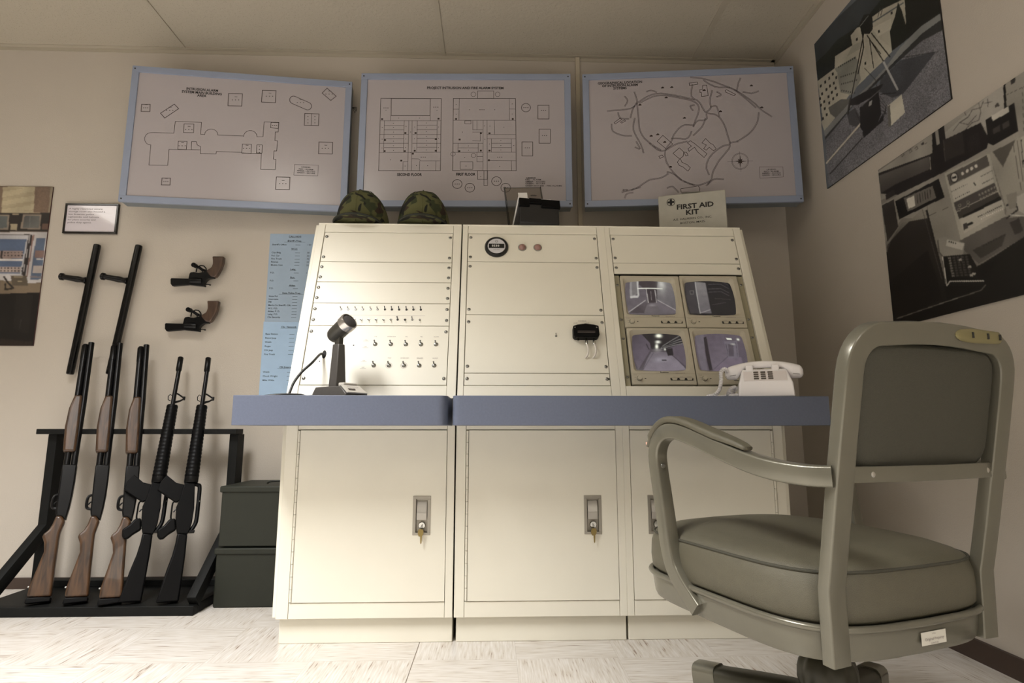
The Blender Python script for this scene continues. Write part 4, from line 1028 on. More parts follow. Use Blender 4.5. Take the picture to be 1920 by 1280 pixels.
# ------------------------------------------------------------------ first aid kit
P0 = Vector((.701, 2.325, 0)); P1 = Vector((.962, 2.245, 0)); x = (P1 - P0).normalized(); wd = (P1 - P0).length
M = basis(x, (0, 0, 1), x.cross(Vector((0, 0, 1))), (P0.x, P0.y, 1.4772)) @ Matrix.Rotation(-.07, 4, 'X')
t = thing('first_aid_kit', 'flat grey metal first aid kit standing on the right cabinet top', 'first aid kit', M)
MB().box(0, wd, 0, .192, -.034, 0).build('lid_half', kit_m, t, bevel=.003, seg=3)
MB().box(.001, wd - .001, .001, .191, -.068, -.035).build('back_half', kit_m, t, bevel=.003, seg=3)
MB().tube(smooth_path([(.095, .190, -.036), (.096, .204, -.036), (.105, .211, -.036), (wd - .105, .211, -.036), (wd - .096, .204, -.036), (wd - .095, .190, -.036)]), .003, 8).build('handle', steel, t)
q = MB()
cx, cy = .052, .158
q.ribbon(circ(cx, cy, .0165, n=28), .0022, z=.0006)
q.box(cx - .0135, cx + .0135, cy - .0045, cy + .0045, .0004, .0008).box(cx - .0045, cx + .0045, cy - .0135, cy + .0135, .0004, .00085)
q.text('FIRST AID', wd * .545, .122, .031, align='CENTER', z=.0005, wide=1.12, bold=.0010)
q.text('KIT', wd * .50, .094, .031, align='CENTER', z=.0005, wide=1.15, bold=.0010)
q.text('A.E. HALPERIN CO., INC.', wd * .5, .072, .0125, align='CENTER', z=.0005, wide=1.15, bold=.0001)
q.text('BOSTON, MASS.', wd * .5, .054, .0125, align='CENTER', z=.0005, wide=1.15, bold=.0001)
q.build('lettering', ink_black, t, smooth=False)

# ------------------------------------------------------------------ things on the back wall
def frame_wall(x0, z0, out): return basis((1, 0, 0), (0, 0, 1), (0, -1, 0), (x0, WY - out, z0))
def wscale(x, z): return (x * WY / 2.63, CAMH + (z - CAMH) * WY / 2.63)
# plaque
x0, z0 = wscale(-1.995, 1.571); x1, z1 = wscale(-1.752, 1.716)
M = frame_wall(x0, z0, .0); t = thing('framed_plaque', 'small glossy black-framed text plaque above the batons', 'plaque', M)
w_, h_ = x1 - x0, z1 - z0
q = MB(); fw_ = .009
q.box(0, w_, 0, fw_, 0, .014).box(0, w_, h_ - fw_, h_, 0, .014).box(0, fw_, fw_, h_ - fw_, 0, .014).box(w_ - fw_, w_, fw_, h_ - fw_, 0, .014)
q.build('frame', mat('plaque_frame', (22, 19, 18), .12), t, bevel=.0012)
MB().box(fw_ - .002, w_ - fw_ + .002, fw_ - .002, h_ - fw_ + .002, .002, .010).build('text_card', mat('plaque_card', (214, 208, 216), .08, coat=.6), t)
q = MB()
for i, l_ in enumerate(('A highly restricted secure', 'storage room also housed a', 'few firearms, police', 'nightsticks, and helmets', 'for plant security and', 'police duty agents.')):
    q.text(l_, fw_ + .008, h_ - .029 - i * .0135, .0105, z=.0102, wide=1.42, bold=.0001)
q.build('lettering', mat('plaque_ink', (96, 90, 94), .3), t, smooth=False)
# call list
x0, z0 = wscale(-1.050, .80); x1, z1 = wscale(-.82, 1.583); xm, zm = wscale(-1.05, 1.165)
tr_n = [("CALL NO'S", .5, 0, 1), ("Sheriff's Freq.:", .5, .028, 1), ("Sheriff's Office ----- 130", .04, .052, 0), ('W.S.S', .5, .080, 1), ('City Bldg.      ----- 30', .04, .103, 0), ('Pol. Car         ----- 30', .04, .123, 0), ('Fire Truck      ----- 32', .04, .143, 0), ('Rescue          ----- 32', .04, .163, 0), ('Mobile Unit    ----- 32', .04, .183, 0),
        ('Lebg.', .5, .210, 1), ('P.D.              ----- 1', .04, .232, 0), ('Run.', .5, .262, 1), ('P.D.              -----', .04, .282, 0), ('Alden', .5, .312, 1), ('P.D.              -----', .04, .330, 0), ('State Police Freq.:', .5, .360, 1), ('State Pol.      -----', .04, .380, 0), ('Interstate       -----', .04, .398, 0), ('FBI                -----', .04, .416, 0)]
M = frame_wall(x0, zm, .0); t = thing('call_list_sheet', "upper pale blue typed call list on the wall, headed CALL NO'S", 'call list', M, 'pale blue call lists beside the console')
hU = z1 - zm; sw = .235
MB().box(0, sw, 0, hU, 0, .0012).build('sheet', mat('blue_paper_grey', (160, 180, 202), .7, noise=.03, nscale=12), t)
def typed(rows, parent, H_, k):
    q = MB()
    for s_, fx, dy, u in rows:
        if u:
            q.text(s_, sw * .5, H_ - .017 - dy * k, .0115, align='CENTER', z=.0016, wide=1.05, bold=.0002)
            hw = .0031 * len(s_); q.ribbon([(sw * .5 - hw, H_ - .019 - dy * k), (sw * .5 + hw, H_ - .019 - dy * k)], .0008, z=.0016)
        else:
            a_, _, c_ = s_.partition('-----')
            q.text(a_.strip(), .012, H_ - .017 - dy * k, .0105, z=.0016, wide=1.1, bold=.0001)
            q.text('-----', .122, H_ - .017 - dy * k, .011, z=.0016, wide=1.3, bold=.0002)
            if c_.strip(): q.text(c_.strip(), .178, H_ - .017 - dy * k, .011, z=.0016, wide=1.1)
    q.build('typed_text', ink_black, parent, smooth=False)
rows = tr_n[:19]
rows += [("Marlo.Co Sheriff's Ofc. ", .04, .436, 0), ('W.S. P.D.     -----', .04, .456, 0), ('Alden, P. D.   -----', .04, .474, 0), ('Lebg. P.D.    -----', .04, .492, 0), ('Cbr.Security   -----', .04, .510, 0)]
typed(rows, t, hU, (hU - .03) / .515)
M = frame_wall(x0 - .004, z0, 0); t = thing('call_list_sheet', 'lower pale blue typed call list on the wall, listing Base Station and Patrol Jeep', 'call list', M, 'pale blue call lists beside the console')
hD = zm - z0 - .001
MB().box(0, sw, 0, hD, 0, .0012).build('sheet', mat('blue_paper_bright', (166, 194, 224), .7, noise=.03, nscale=12), t)
typed([('Cbr. Network', .5, .012, 1), ('Base Station   -----', 0, .045, 0), ('Patrol Jeep    -----', 0, .064, 0), ('Welsh   -----', 0, .083, 0), ('Rogas   -----', 0, .102, 0), ('F/A Jeep   -----', 0, .121, 0), ('Fire Truck   -----', 0, .140, 0), ('CB (Internal)', .5, .200, 1), ('Welsh   -----', 0, .222, 0), ('Chuck Wright   -----', 0, .241, 0), ('Mike Wikle   -----', 0, .260, 0)], t, hD, 1.0)
# batons
bat_m = mat('baton_black_gloss', (12, 12, 12), .22, coat=.12, spec=.25)
def bpt(px, py, out=.03): return W(px, py, WY - out)
A_ = bpt(183, 458); B_ = bpt(131, 702); H0 = bpt(163, 526); H1 = bpt(113, 518)
ax = (A_ - B_).normalized()
M = Matrix.Translation(B_)
t = thing('side_handle_baton', 'black side-handle police baton on the wall, the left one, whole length visible', 'baton', M, 'side-handle batons on the wall')
L_ = (A_ - B_).length; MI = M.inverted()
fr = basis(ax.orthogonal().normalized(), ax.cross(ax.orthogonal().normalized()), ax, (0, 0, 0))
MB(fr).lathe([(.010, 0), (.0148, .003), (.0155, .01), (.0155, L_ - .012), (.0145, L_ - .003), (.010, L_)], 24).build('shaft', bat_m, t)
hd = (MI @ H1) - (MI @ H0); hl = hd.length; hd.normalize(); o_ = MI @ H0
fr = basis(hd.orthogonal().normalized(), hd.cross(hd.orthogonal().normalized()), hd, o_)
prof = [(.013, 0), (.0165, .004), (.0145, .012), (.0125, .02), (.0135, .03), (.015, .042), (.0135, .06), (.012, hl - .024), (.012, hl - .018), (.0165, hl - .014), (.017, hl - .004), (.013, hl)]
MB(fr).lathe(prof, 20).build('side_handle', bat_m, t)
A2 = bpt(261, 459); B2 = bpt(205, 702)
R_ = Matrix.Translation(B2) @ Matrix.Rotation(-(math.atan2((A2 - B2).x, (A2 - B2).z)) * -1 - math.atan2((A_ - B_).x, (A_ - B_).z), 4, 'Y')
copy_tree(t, R_, 'black side-handle police baton on the wall, the right one, its foot behind a shotgun barrel')
# revolvers: outlines measured off the photograph
M = frame_wall(*wscale(-1.469, 1.335), .036)
fr = Tracer(basis((1, 0, 0), (0, 0, 1), (0, -1, 0), (M.col[3].x, WY - .036, M.col[3].z)), 300, 470, 7.529)
t = thing('revolver', 'dark revolver with brown wooden grip on the wall, the upper one', 'revolver', M, 'revolvers on the wall')
P = fr.many
MB().prism(P([(160, 400), (175, 390), (415, 398), (430, 402), (430, 478), (415, 485), (185, 505), (160, 470)]), -.009, .009).build('barrel', gun, t, bevel=.003, seg=3)
MB().prism(P([(415, 395), (430, 330), (445, 310), (490, 305), (560, 320), (640, 300), (655, 260), (690, 300), (715, 330), (735, 370), (770, 375), (775, 392), (700, 400), (660, 430), (640, 460), (640, 510), (600, 505), (415, 485)]), -.010, .010).build('frame', gun, t, bevel=.002)
c0 = Vector((*fr(435, 425), 0)); c1 = Vector((*fr(605, 432), 0)); d_ = (c1 - c0).normalized()
fc = basis(d_.cross(Vector((0, 0, 1))), Vector((0, 0, 1)), d_, c0)
q = MB(fc); q.lathe([(.012, 0), (.017, .002), (.0175, .006), (.0175, (c1 - c0).length - .004), (.015, (c1 - c0).length)], 24); q.build('cylinder', gun, t)
MB().prism(P([(750, 85), (915, 87), (905, 170), (875, 260), (830, 340), (795, 385), (735, 375), (700, 340), (665, 290), (700, 265), (740, 240), (758, 190), (758, 140)]), -.013, .013).build('grip', grip_wood, t, bevel=.006, seg=3)
q = MB(); q.tube([Vector((*p, 0)) for p in P([(510, 300), (520, 250), (540, 220), (580, 208), (620, 215), (650, 250), (655, 290)])], .0028, 8); q.build('trigger_guard', gun, t)
q = MB(); q.tube([Vector((*p, .0)) for p in P([(600, 310), (598, 280), (585, 262)])], .0025, 8); q.build('trigger', gun, t)
q = MB(); q.tube([Vector((*p, -.002)) for p in P([(640, 470), (680, 475), (712, 482)])], .003, 8, radii=[.003, .002, .0035]); q.build('hammer', gun, t)
q = MB(); cc = fr(485, 205); q.lathe([(.0105, -.012), (.0105, .010), (.006, .014)], 18, Matrix.Translation((cc[0], cc[1], 0))); q.tube([Vector((*p, 0)) for p in P([(500, 215), (550, 235), (600, 270), (625, 275)])], .0065, 8); q.build('trigger_lock', gunblk, t)
x2, z2 = wscale(-1.477, 1.133)
xa, za = (M.col[3].x, M.col[3].z)
pa = Vector(fr(160, 430)); trf = W(300 + 80 / 7.529, 470 + 1065 / 7.529, WY - .036)
copy_tree(t, Matrix.Translation((trf.x - pa.x, WY - .036, trf.z - pa.y)) @ Matrix.Rotation(0, 4, 'Y'), 'dark revolver with brown wooden grip on the wall, the lower one')
for o_ in [q for q in bpy.data.objects if q.parent is None and q.name.startswith('revolver')]: o_.matrix_world = Matrix(((1, 0, 0, o_.location.x), (0, 0, -1, o_.location.y), (0, 1, 0, o_.location.z), (0, 0, 0, 1)))

# ------------------------------------------------------------------ gun rack
M = Matrix.Translation((-1.5, 2.44, 0)); T = M.inverted()
t = thing('gun_rack', 'black painted wooden gun rack holding five long guns at the back wall', 'gun rack', M)
MB(T).box(-1.90, -1.098, 2.275, 2.62, 0, .034).build('base_board', rackm, t, bevel=.002)
MB(T).box(-1.90, -1.098, 2.555, 2.60, .034, .06).build('back_rail', rackm, t, bevel=.002)
MB(T).box(-1.915, -1.088, 2.505, 2.575, .656, .678).build('top_bar', rackm, t, bevel=.002)
for xx in (-1.885, -1.128):
    MB(T).box(xx, xx + .036, 2.535, 2.60, .034, .656).build('upright', rackm, t, bevel=.002)
    a_, b_ = Vector((xx + .018, 2.292, .045)), Vector((xx + .018, 2.56, .275))
    MB(T).sweep([a_, b_], .034, .05, (1, 0, 0), round_=.05).build('brace', rackm, t)
# long guns
def gun_frame(B, Mz, a):
    B = Vector(B); Mz = Vector(Mz); d = (Mz - B).normalized(); h = Vector((-math.cos(a), -math.sin(a), 0)); h = (h - d * h.dot(d)).normalized()
    return basis(h, d, h.cross(d), B)       # x toward the trigger side, y along the barrel
def Wz(px, py, z):
    r = ray(px, py); return CP + r * ((z - CAMH) / r.z)
A30 = math.radians(30)
def gpos(b, m, L):
    B = Wz(b[0], b[1], .036); Mz = W(m[0], m[1], 2.60); M = gun_frame(B, Mz, A30); return M
M = gpos((158, 1130), (222, 645), 1.07)
t = thing('shotgun', 'pump-action shotgun with walnut stock in the rack, the middle of the three shotguns', 'shotgun', M, 'walnut-stocked shotguns in the rack')
def P2(p): return [(a_, b_) for a_, b_ in p]
stock = [(-0.002, 0.315), (-0.016, 0.295), (-0.006, 0.248), (-0.006, 0.221), (-0.007, 0.179), (-0.008, 0.12), (-0.010, 0.065), (-0.011, 0.020), (0.062, 0.026), (0.060, 0.063), (0.046, 0.126), (0.034, 0.183), (0.038, 0.215), (0.047, 0.239), (0.044, 0.250), (0.031, 0.263), (0.022, 0.284), (0.017, 0.307), (0.016, 0.316)]
MB().prism(stock, -.019, .019).build('stock', walnut, t, bevel=.009, seg=4)
MB().prism([(-.011, .0195), (-.011, .002), (.066, .004), (.062, .0255)], -.019, .019).build('recoil_pad', gunblk, t, bevel=.004)
rc = MB().prism([(0.022, 0.518), (-0.026, 0.517), (-0.027, 0.447), (-0.026, 0.392), (-0.023, 0.343), (-0.017, 0.297), (-0.002, 0.313), (0.016, 0.316), (0.019, 0.336), (0.021, 0.419), (0.022, 0.464)], -.017, .017).build('receiver', gun, t, bevel=.005, seg=3)
for (a_, b_) in ((.008, .50), (.008, .455), (.012, .425)): MB().lathe([(.003, .017), (.0025, .019)], 10, Matrix.Translation((a_, b_, 0))).build('pin', steel, rc)
MB().box(-.012, .010, .435, .49, .0165, .0185).build('ejection_port', gunblk, rc, bevel=.001)
g_ = MB(); g_.tube(smooth_path([(.018, .40, 0), (.031, .394, 0), (.035, .372, 0), (.032, .350, 0), (.018, .344, 0)]), .0052, 8); g_.build('trigger_guard', gun, t)
MB().tube([(.016, .374, 0), (.024, .370, 0), (.030, .362, 0)], .0028, 8).build('trigger', gun, t)
fd = [(.033, .757), (.021, .815), (-.006, .817), (-.012, .676), (-.014, .569), (.029, .570), (.036, .676)]
MB().prism(fd, -.020, .020).build('forend', walnut, t, bevel=.009, seg=4)
MB().tube([(-.014, .50, 0), (-.012, .80, 0), (-.006, 1.068, 0)], .0115, 18).build('barrel', gun, t)
q = MB(); q.tube([(.010, .50, 0), (.011, .82, 0), (.013, .99, 0)], .0118, 18, radii=[.0118, .0118, .0118]); q.tube([(.0125, .985, 0), (.0135, 1.05, 0), (.0135, 1.058, 0)], .013, 18, radii=[.0132, .0132, .009]); q.build('magazine_tube', gun, t)
MB().lathe([(.003, 0), (.0045, .004), (.003, .008)], 10, basis((0, 1, 0), (0, 0, 1), (1, 0, 0), (.058, .062, 0))).build('sling_stud', steel, t)
sg = t
M = gpos((88, 1130), (168, 645), 1.07); copy_tree(sg, M, 'pump-action shotgun with walnut stock in the rack, the leftmost long gun')
M = gpos((222, 1132), (272, 645), 1.07); copy_tree(sg, M, 'pump-action shotgun with walnut stock in the rack, the one next to the black rifles')
M = gpos((322, 1130), (389, 670), 1.0)
t = thing('assault_rifle', 'black military rifle with carry handle and magazine, the rightmost long gun in the rack', 'rifle', M, 'black rifles in the rack')
MB().prism([(0.016, 0.248), (-0.019, 0.243), (-0.022, 0.169), (-0.022, 0.11), (-0.022, 0.031), (-0.021, 0.002), (0.053, 0.004), (0.047, 0.036), (0.034, 0.113), (0.022, 0.17), (0.017, 0.215)], -.019, .019).build('stock', gunblk, t, bevel=.006, seg=3)
MB().prism([(0.030, 0.305), (0.022, 0.262), (0.046, 0.244), (0.06, 0.229), (0.073, 0.227), (0.082, 0.24), (0.085, 0.262), (0.065, 0.279), (0.050, 0.302)], -.014, .014).build('pistol_grip', gunblk, t, bevel=.006, seg=3)
rc = MB().prism([(0.016, 0.444), (-0.02, 0.443), (-0.030, 0.343), (-0.029, 0.285), (-0.025, 0.261), (-0.019, 0.243), (0.016, 0.248), (0.027, 0.286), (0.033, 0.348), (0.025, 0.382), (0.021, 0.417)], -.016, .016).build('receiver', gunblk, t, bevel=.003)
for (a_, b_) in ((.012, .405), (.010, .30), (.02, .27)): MB().lathe([(.0035, .016), (.003, .018)], 10, Matrix.Translation((a_, b_, 0))).build('pin', gun, rc)
q = MB(); q.tube(smooth_path([(-.018, .440, 0), (-.032, .438, 0), (-.040, .428, 0), (-.043, .36, 0), (-.044, .300, 0), (-.038, .275, 0), (-.026, .255, 0)]), .0078, 8); q.build('carry_handle', gunblk, t)
q = MB(); q.lathe([(.0035, -.007), (.0035, .0075)], 10, Matrix.Translation((-.044, .372, 0))); q.build('handle_rivet', steel, t)
mg = []
mag = MB().prism([(0.083, 0.473), (0.046, 0.443), (0.016, 0.436), (0.020, 0.377), (0.036, 0.367), (0.092, 0.405), (0.107, 0.415), (0.1, 0.445)], -.012, .012).build('magazine', gunblk, t, bevel=.0025)
q = MB()
for k in range(3):
    a_ = .03 + .02 * k; q.tube([(a_ + .0, .38 + .012 * k, .0122), (a_ + .0, .43 + .012 * k, .0122)], .0015, 6)
q.build('ribs', gunblk, mag)
MB().tube(smooth_path([(.030, .37, 0), (.046, .367, 0), (.047, .335, 0), (.045, .305, 0), (.034, .297, 0)]), .003, 8).build('trigger_guard', gunblk, t)
MB().tube([(.028, .342, 0), (.036, .338, 0), (.040, .330, 0)], .0025, 8).build('trigger', gun, t)
q = MB(); q.tube([(-.006, .444, 0), (-.006, .450, 0), (-.006, .468, 0)], .024, 20, radii=[.024, .026, .026]); q.build('slip_ring', gun, t)
hg = MB(); pts = []; rad = []
n_ = 60
for i in range(n_ + 1):
    u = i / n_; pts.append((-.006, .468 + .308 * u, 0)); rad.append((.0265 - .0048 * u) * (1.0 if (i % 3) else .94))
hg.tube(pts, .02, 16, radii=rad); hgo = hg.build('handguard', gunblk, t, angle=60)
q = MB()
for k in range(14):
    yy = .49 + k * .0198
    for sx in (-1, 1):
        q.lathe([(.0042, .012), (.0042, .0205 - .0035 * k / 14)], 8, Matrix.Translation((-.006 + sx * .011, yy, 0)))
q.build('cooling_holes', darkmet, hgo)
q = MB(); q.tube([(-.006, .77, 0), (-.006, .93, 0), (-.005, .94, 0)], .0085, 14); q.build('barrel', gun, t)
q = MB(); q.tube([(-.005, .935, 0), (-.005, .94, 0), (-.004, 1.0, 0), (-.004, 1.003, 0)], .011, 14, radii=[.0095, .0115, .0115, .009]); q.build('flash_hider', gun, t)
q = MB(); q.tube([(-.010, .79, 0), (-.032, .800, 0), (-.046, .812, 0)], .004, 8, radii=[.006, .004, .003]); q.tube([(-.006, .835, 0), (-.022, .828, 0), (-.044, .814, 0)], .0035, 8); q.tube([(-.044, .805, 0), (-.044, .82, 0)], .0055, 8); q.build('front_sight', gun, t)
MB().tube([(.004, .795, 0), (.014, .800, 0), (.016, .815, 0), (.010, .825, 0), (.003, .82, 0)], .0018, 6).build('sling_loop', gun, t)
MB().box(-.043, -.018, .250, .260, -.012, .012).build('charging_handle', gun, t, bevel=.002)
rf = t
M = gpos((252, 1130), (337, 670), 1.0); copy_tree(rf, M, 'black military rifle with carry handle and magazine, between the shotguns and the rightmost rifle')

# ------------------------------------------------------------------ ammunition cans
def can(z0, h_, label, wd, xo):
    M = Matrix.Translation((-1.072 + xo, 2.368, z0)); t = thing('ammunition_can', label, 'metal box', M, 'olive metal boxes beside the console')
    MB().box(0, wd, 0, .285, .0, h_ - .022).build('can_body', olive, t, bevel=.006, seg=3)
    MB().box(-.006, wd + .006, -.006, .291, h_ - .028, h_ - .004).build('lid', olive, t, bevel=.005, seg=3)
    q = MB(); q.tube(smooth_path([(wd * .40, .10, h_ - .004), (wd * .42, .10, h_ + .004), (wd * .5, .10, h_ + .007), (wd * .78, .10, h_ + .007), (wd * .86, .10, h_ + .004), (wd * .88, .10, h_ - .004)]), .004, 8)
    if h_ > .23: q.build('carry_handle', olive, t)
can(0, .224, 'dark olive metal box on the floor beside the console, lower of the stack', .345, 0)
can(.2245, .234, 'dark olive metal box with lid and handle, upper of the stack beside the console', .345, .004)

# ------------------------------------------------------------------ office armchair
M = basis((.944, .329, 0), (-.329, .944, 0), (0, 0, 1), (.7195, 1.041, 0))    # x = chair's right, y = forward
t = thing('office_armchair', 'grey-green metal swivel armchair with vinyl seat, seen from behind', 'office chair', M)
CY, SA, SB = .237, .238, .265
def sup(z, k, n=56, e=4.6, bulge=0.):
    out = []
    for i in range(n):
        a_ = 2 * PI * i / n; c_, s_ = math.cos(a_), math.sin(a_)
        x = SA * k * (1 if c_ >= 0 else -1) * abs(c_) ** (2 / e); y = SB * k * (1 if s_ >= 0 else -1) * abs(s_) ** (2 / e)
        y += -.012 * k * max(0, -s_) * (1 - (x / SA) ** 2)
        out.append((x, CY + y, z))
    return out
def supc(rows): return [sup(z, k, e=e) for z, k, e in rows]
MB().loft(supc([(.298, .90, 4.6), (.303, .955, 4.6), (.310, .968, 4.6), (.350, .985, 4.6), (.352, .93, 4.6), (.300, .88, 4.6)])).build('seat_pan', chairm, t)
MB().tube(sup(.355, .995) + sup(.355, .995)[:1], .0062, 10).build('pan_rim', chairm, t)
cu = MB().loft(supc([(.358, .90, 4.6), (.358, .96, 4.6), (.366, .982, 4.6), (.39, .990, 4.6), (.42, .984, 4.6), (.436, .966, 4.6), (.444, .95, 4.4), (.450, .925, 4), (.458, .86, 3.4), (.466, .72, 3), (.471, .5, 2.6), (.473, .25, 2.2), (.4735, .02, 2)])).build('seat_cushion', vinyl, t, angle=80)
MB().tube(sup(.441, .962) + sup(.441, .962)[:1], .0026, 8).build('piping', vinyl_back, cu)
# back frame
def bl(z):      # lean of the back, as a smooth function of height
    zz = [.295, .42, .47, .59, .74, .86]; yy = [-.012, -.016, -.027, -.051, -.081, -.104]
    return float(np.interp(z, zz, yy))
HWD = .184
path = []
for z in (.303, .34, .38, .42, .46, .50, .55, .60, .65, .70, .74, .765): path.append((-HWD - .008 * math.sin((z - .3) * 4), bl(z), z))
rc_ = .058; zc = .828 - rc_
for q in range(1, 9):
    a_ = math.radians(180 - 90 * q / 8); path.append((-HWD - .007 + rc_ + rc_ * math.cos(a_), bl(zc + rc_ * math.sin(a_)), zc + rc_ * math.sin(a_)))
left = path[:]
mid = [(-.06, bl(.834), .834), (0, bl(.836), .836), (.06, bl(.834), .834)]
full = left + mid + [(-x, y, z) for x, y, z in left[::-1]]
sides = []
for i, p in enumerate(full):
    sides.append(Vector((0, 1, .22)))
bf = MB().sweep(full, .023, .039, sides, round_=.14, n_round=3).build('back_frame', chairm, t, angle=50)
# back pad
prings = []
def rrect(w_, z0, z1, r, y_off, bulge):
    out = []
    for cx, cz, a0 in ((w_ - r, z1 - r, 0), (-w_ + r, z1 - r, 90), (-w_ + r, z0 + r, 180), (w_ - r, z0 + r, 270)):
        for q in range(7):
            a_ = math.radians(a0 + 90 * q / 6); x, z = cx + r * math.cos(a_), cz + r * math.sin(a_)
            out.append((x, bl(z) + y_off + bulge * (1 - (x / .17) ** 2), z))
    return out
z0_, z1_ = .606, .819
MB().loft([rrect(.02, .69, .72, .01, -.004, -.006), rrect(.10, .64, .775, .03, -.004, -.005), rrect(.158, z0_ + .012, z1_ - .012, .04, -.003, -.003), rrect(.169, z0_ + .004, z1_ - .004, .042, .002, 0), rrect(.172, z0_, z1_, .044, .012, 0), rrect(.172, z0_, z1_, .044, .034, 0), rrect(.166, z0_ + .006, z1_ - .006, .042, .048, .004), rrect(.12, z0_ + .04, z1_ - .04, .04, .056, .006), rrect(.02, .69, .72, .01, .058, .008)]).build('backrest_pad', vinyl_back, t, angle=70)
ys = bl(.602)
st = MB().sweep([(-.180 + .36 * i / 16, ys - .004 - .016 * (1 - ((i - 8) / 8) ** 2), .602) for i in range(17)], .026, .006, (0, 0, 1), round_=.2).build('back_strap', chairm, t)
for sx in (-.135, .160):
    yy = ys - .008 - .016 * (1 - (sx / .18) ** 2); MB().lathe([(.0055, 0), (.005, .003), (.003, .004)], 14, basis((1, 0, 0), (0, 0, 1), (0, -1, 0), (sx, yy + .004, .602))).build('bolt', chrome, st)
# finger grip plate on the top rail
gm = mat('grip_plate_olive', (128, 120, 84), .35, .3)
rings = []
for x, r_ in ((-.050, .002), (-.046, .007), (-.036, .0105), (-.02, .0125), (0, .013), (.03, .012), (.05, .0115), (.066, .011), (.071, .008), (.073, .001)):
    rings.append([(.085 + x, bl(.835) - .012 + .0055 * math.cos(a_) * (r_ / .013), .835 + r_ * math.sin(a_)) for a_ in [2 * PI * k / 16 for k in range(16)]])
gp = MB().loft(rings).build('grip_plate', gm, t)
for x in (.071, .112, .145): MB().box(x, x + .004, bl(.835) - .0185, bl(.835) - .012, .830, .840).build('slot', darkmet, gp)
# arms
def arm(sg):
    fo = 0 if sg < 0 else -.055
    P_ = [(sg * .205, -.052, .600), (sg * .222, -.020, .600), (sg * .236, .03, .605), (sg * .243, .08, .615), (sg * .246, .14, .632), (sg * .247, .20, .650), (sg * .247, .25, .664), (sg * .247, .29, .671), (sg * .247, .322, .668), (sg * .247, .347, .652), (sg * .246, .362, .625), (sg * .245, .362, .59), (sg * .244, .354, .54), (sg * .243, .344, .48), (sg * .242, .336, .43), (sg * .240, .325, .39), (sg * .237, .306, .362), (sg * .232, .28, .335), (sg * .230, .26, .318)]
    P_ = [(x, y + (fo if y > .1 else 0), z) for x, y, z in P_]
    P_ = smooth_path(P_, 3)
    a_ = MB().sweep(P_, .030, .034, (1, 0, 0), round_=.15, n_round=3).build('armrest', chairm, t, angle=50)
    Q = [Vector((sg * .247, y + fo, z)) for y, z in ((.085, .640), (.11, .649), (.16, .6625), (.20, .6745), (.24, .6865), (.28, .6945), (.315, .694), (.345, .681), (.368, .659), (.380, .636))]
    Q = smooth_path(Q, 3)
    n_ = len(Q); sc = [min(1, .55 + .45 * min(i, 6) / 6) * (1 if i < n_ - 3 else .8) for i in range(n_)]
    MB().sweep(Q, .038, .014, (1, 0, 0), round_=.48, n_round=4, scales=sc).build('arm_pad', vinyl, a_, angle=80)
    q = MB(); q.lathe([(.0055, 0), (.005, .0015), (.003, .0016), (.0028, -.001)], 14, basis((1, 0, 0), (0, 0, 1), (0, -1, 0), (sg * .245, .345 + fo, .595))); q.build('screw', steel, a_)
    if sg < 0:
        q = MB(); rr_ = random.Random(8)
        for k in range(5): q.box(sg * .247 - .012 + .004 * k, sg * .247 - .008 + .004 * k, .380 + .002 * rr_.random(), .388, .640 - .006 * k, .646 - .005 * k)
        q.build('frayed_padding', mat('torn_padding', (214, 170, 150), .8), a_)
arm(-1); arm(1)
# stick-on label on the back of the seat pan
tt_ = []
for x in (.028, .05, .075): tt_.append(x)
def pan_y(x): return CY - SB * .98 * (1 - (abs(x) / (SA * .98)) ** 4.6) ** (1 / 4.6) - .012 * .98 * (1 - (x / SA) ** 2)
q = MB(); n_ = 6
vs = []
for i in range(n_ + 1):
    x = -.018 + .062 * i / n_
    for z in (.3175, .3385): vs.append((x, pan_y(x) - .0015, z))
q.add(vs, [(2 * i, 2 * i + 2, 2 * i + 3, 2 * i + 1) for i in range(n_)])
lb = q.build('sticker', mat('sticker_white', (206, 202, 190), .5), t)
q = MB(basis((1, .02, 0), (0, 0, 1), (.02, -1, 0), (.013, pan_y(.013) - .0025, .328)))
q.text('Original Property', 0, -.003, .0062, align='CENTER', wide=1.1); q.text('of the', 0, .006, .0036, align='CENTER'); q.text('FURNITURE', 0, -.009, .0036, align='CENTER')
q.build('lettering', ink_thin, lb, smooth=False)
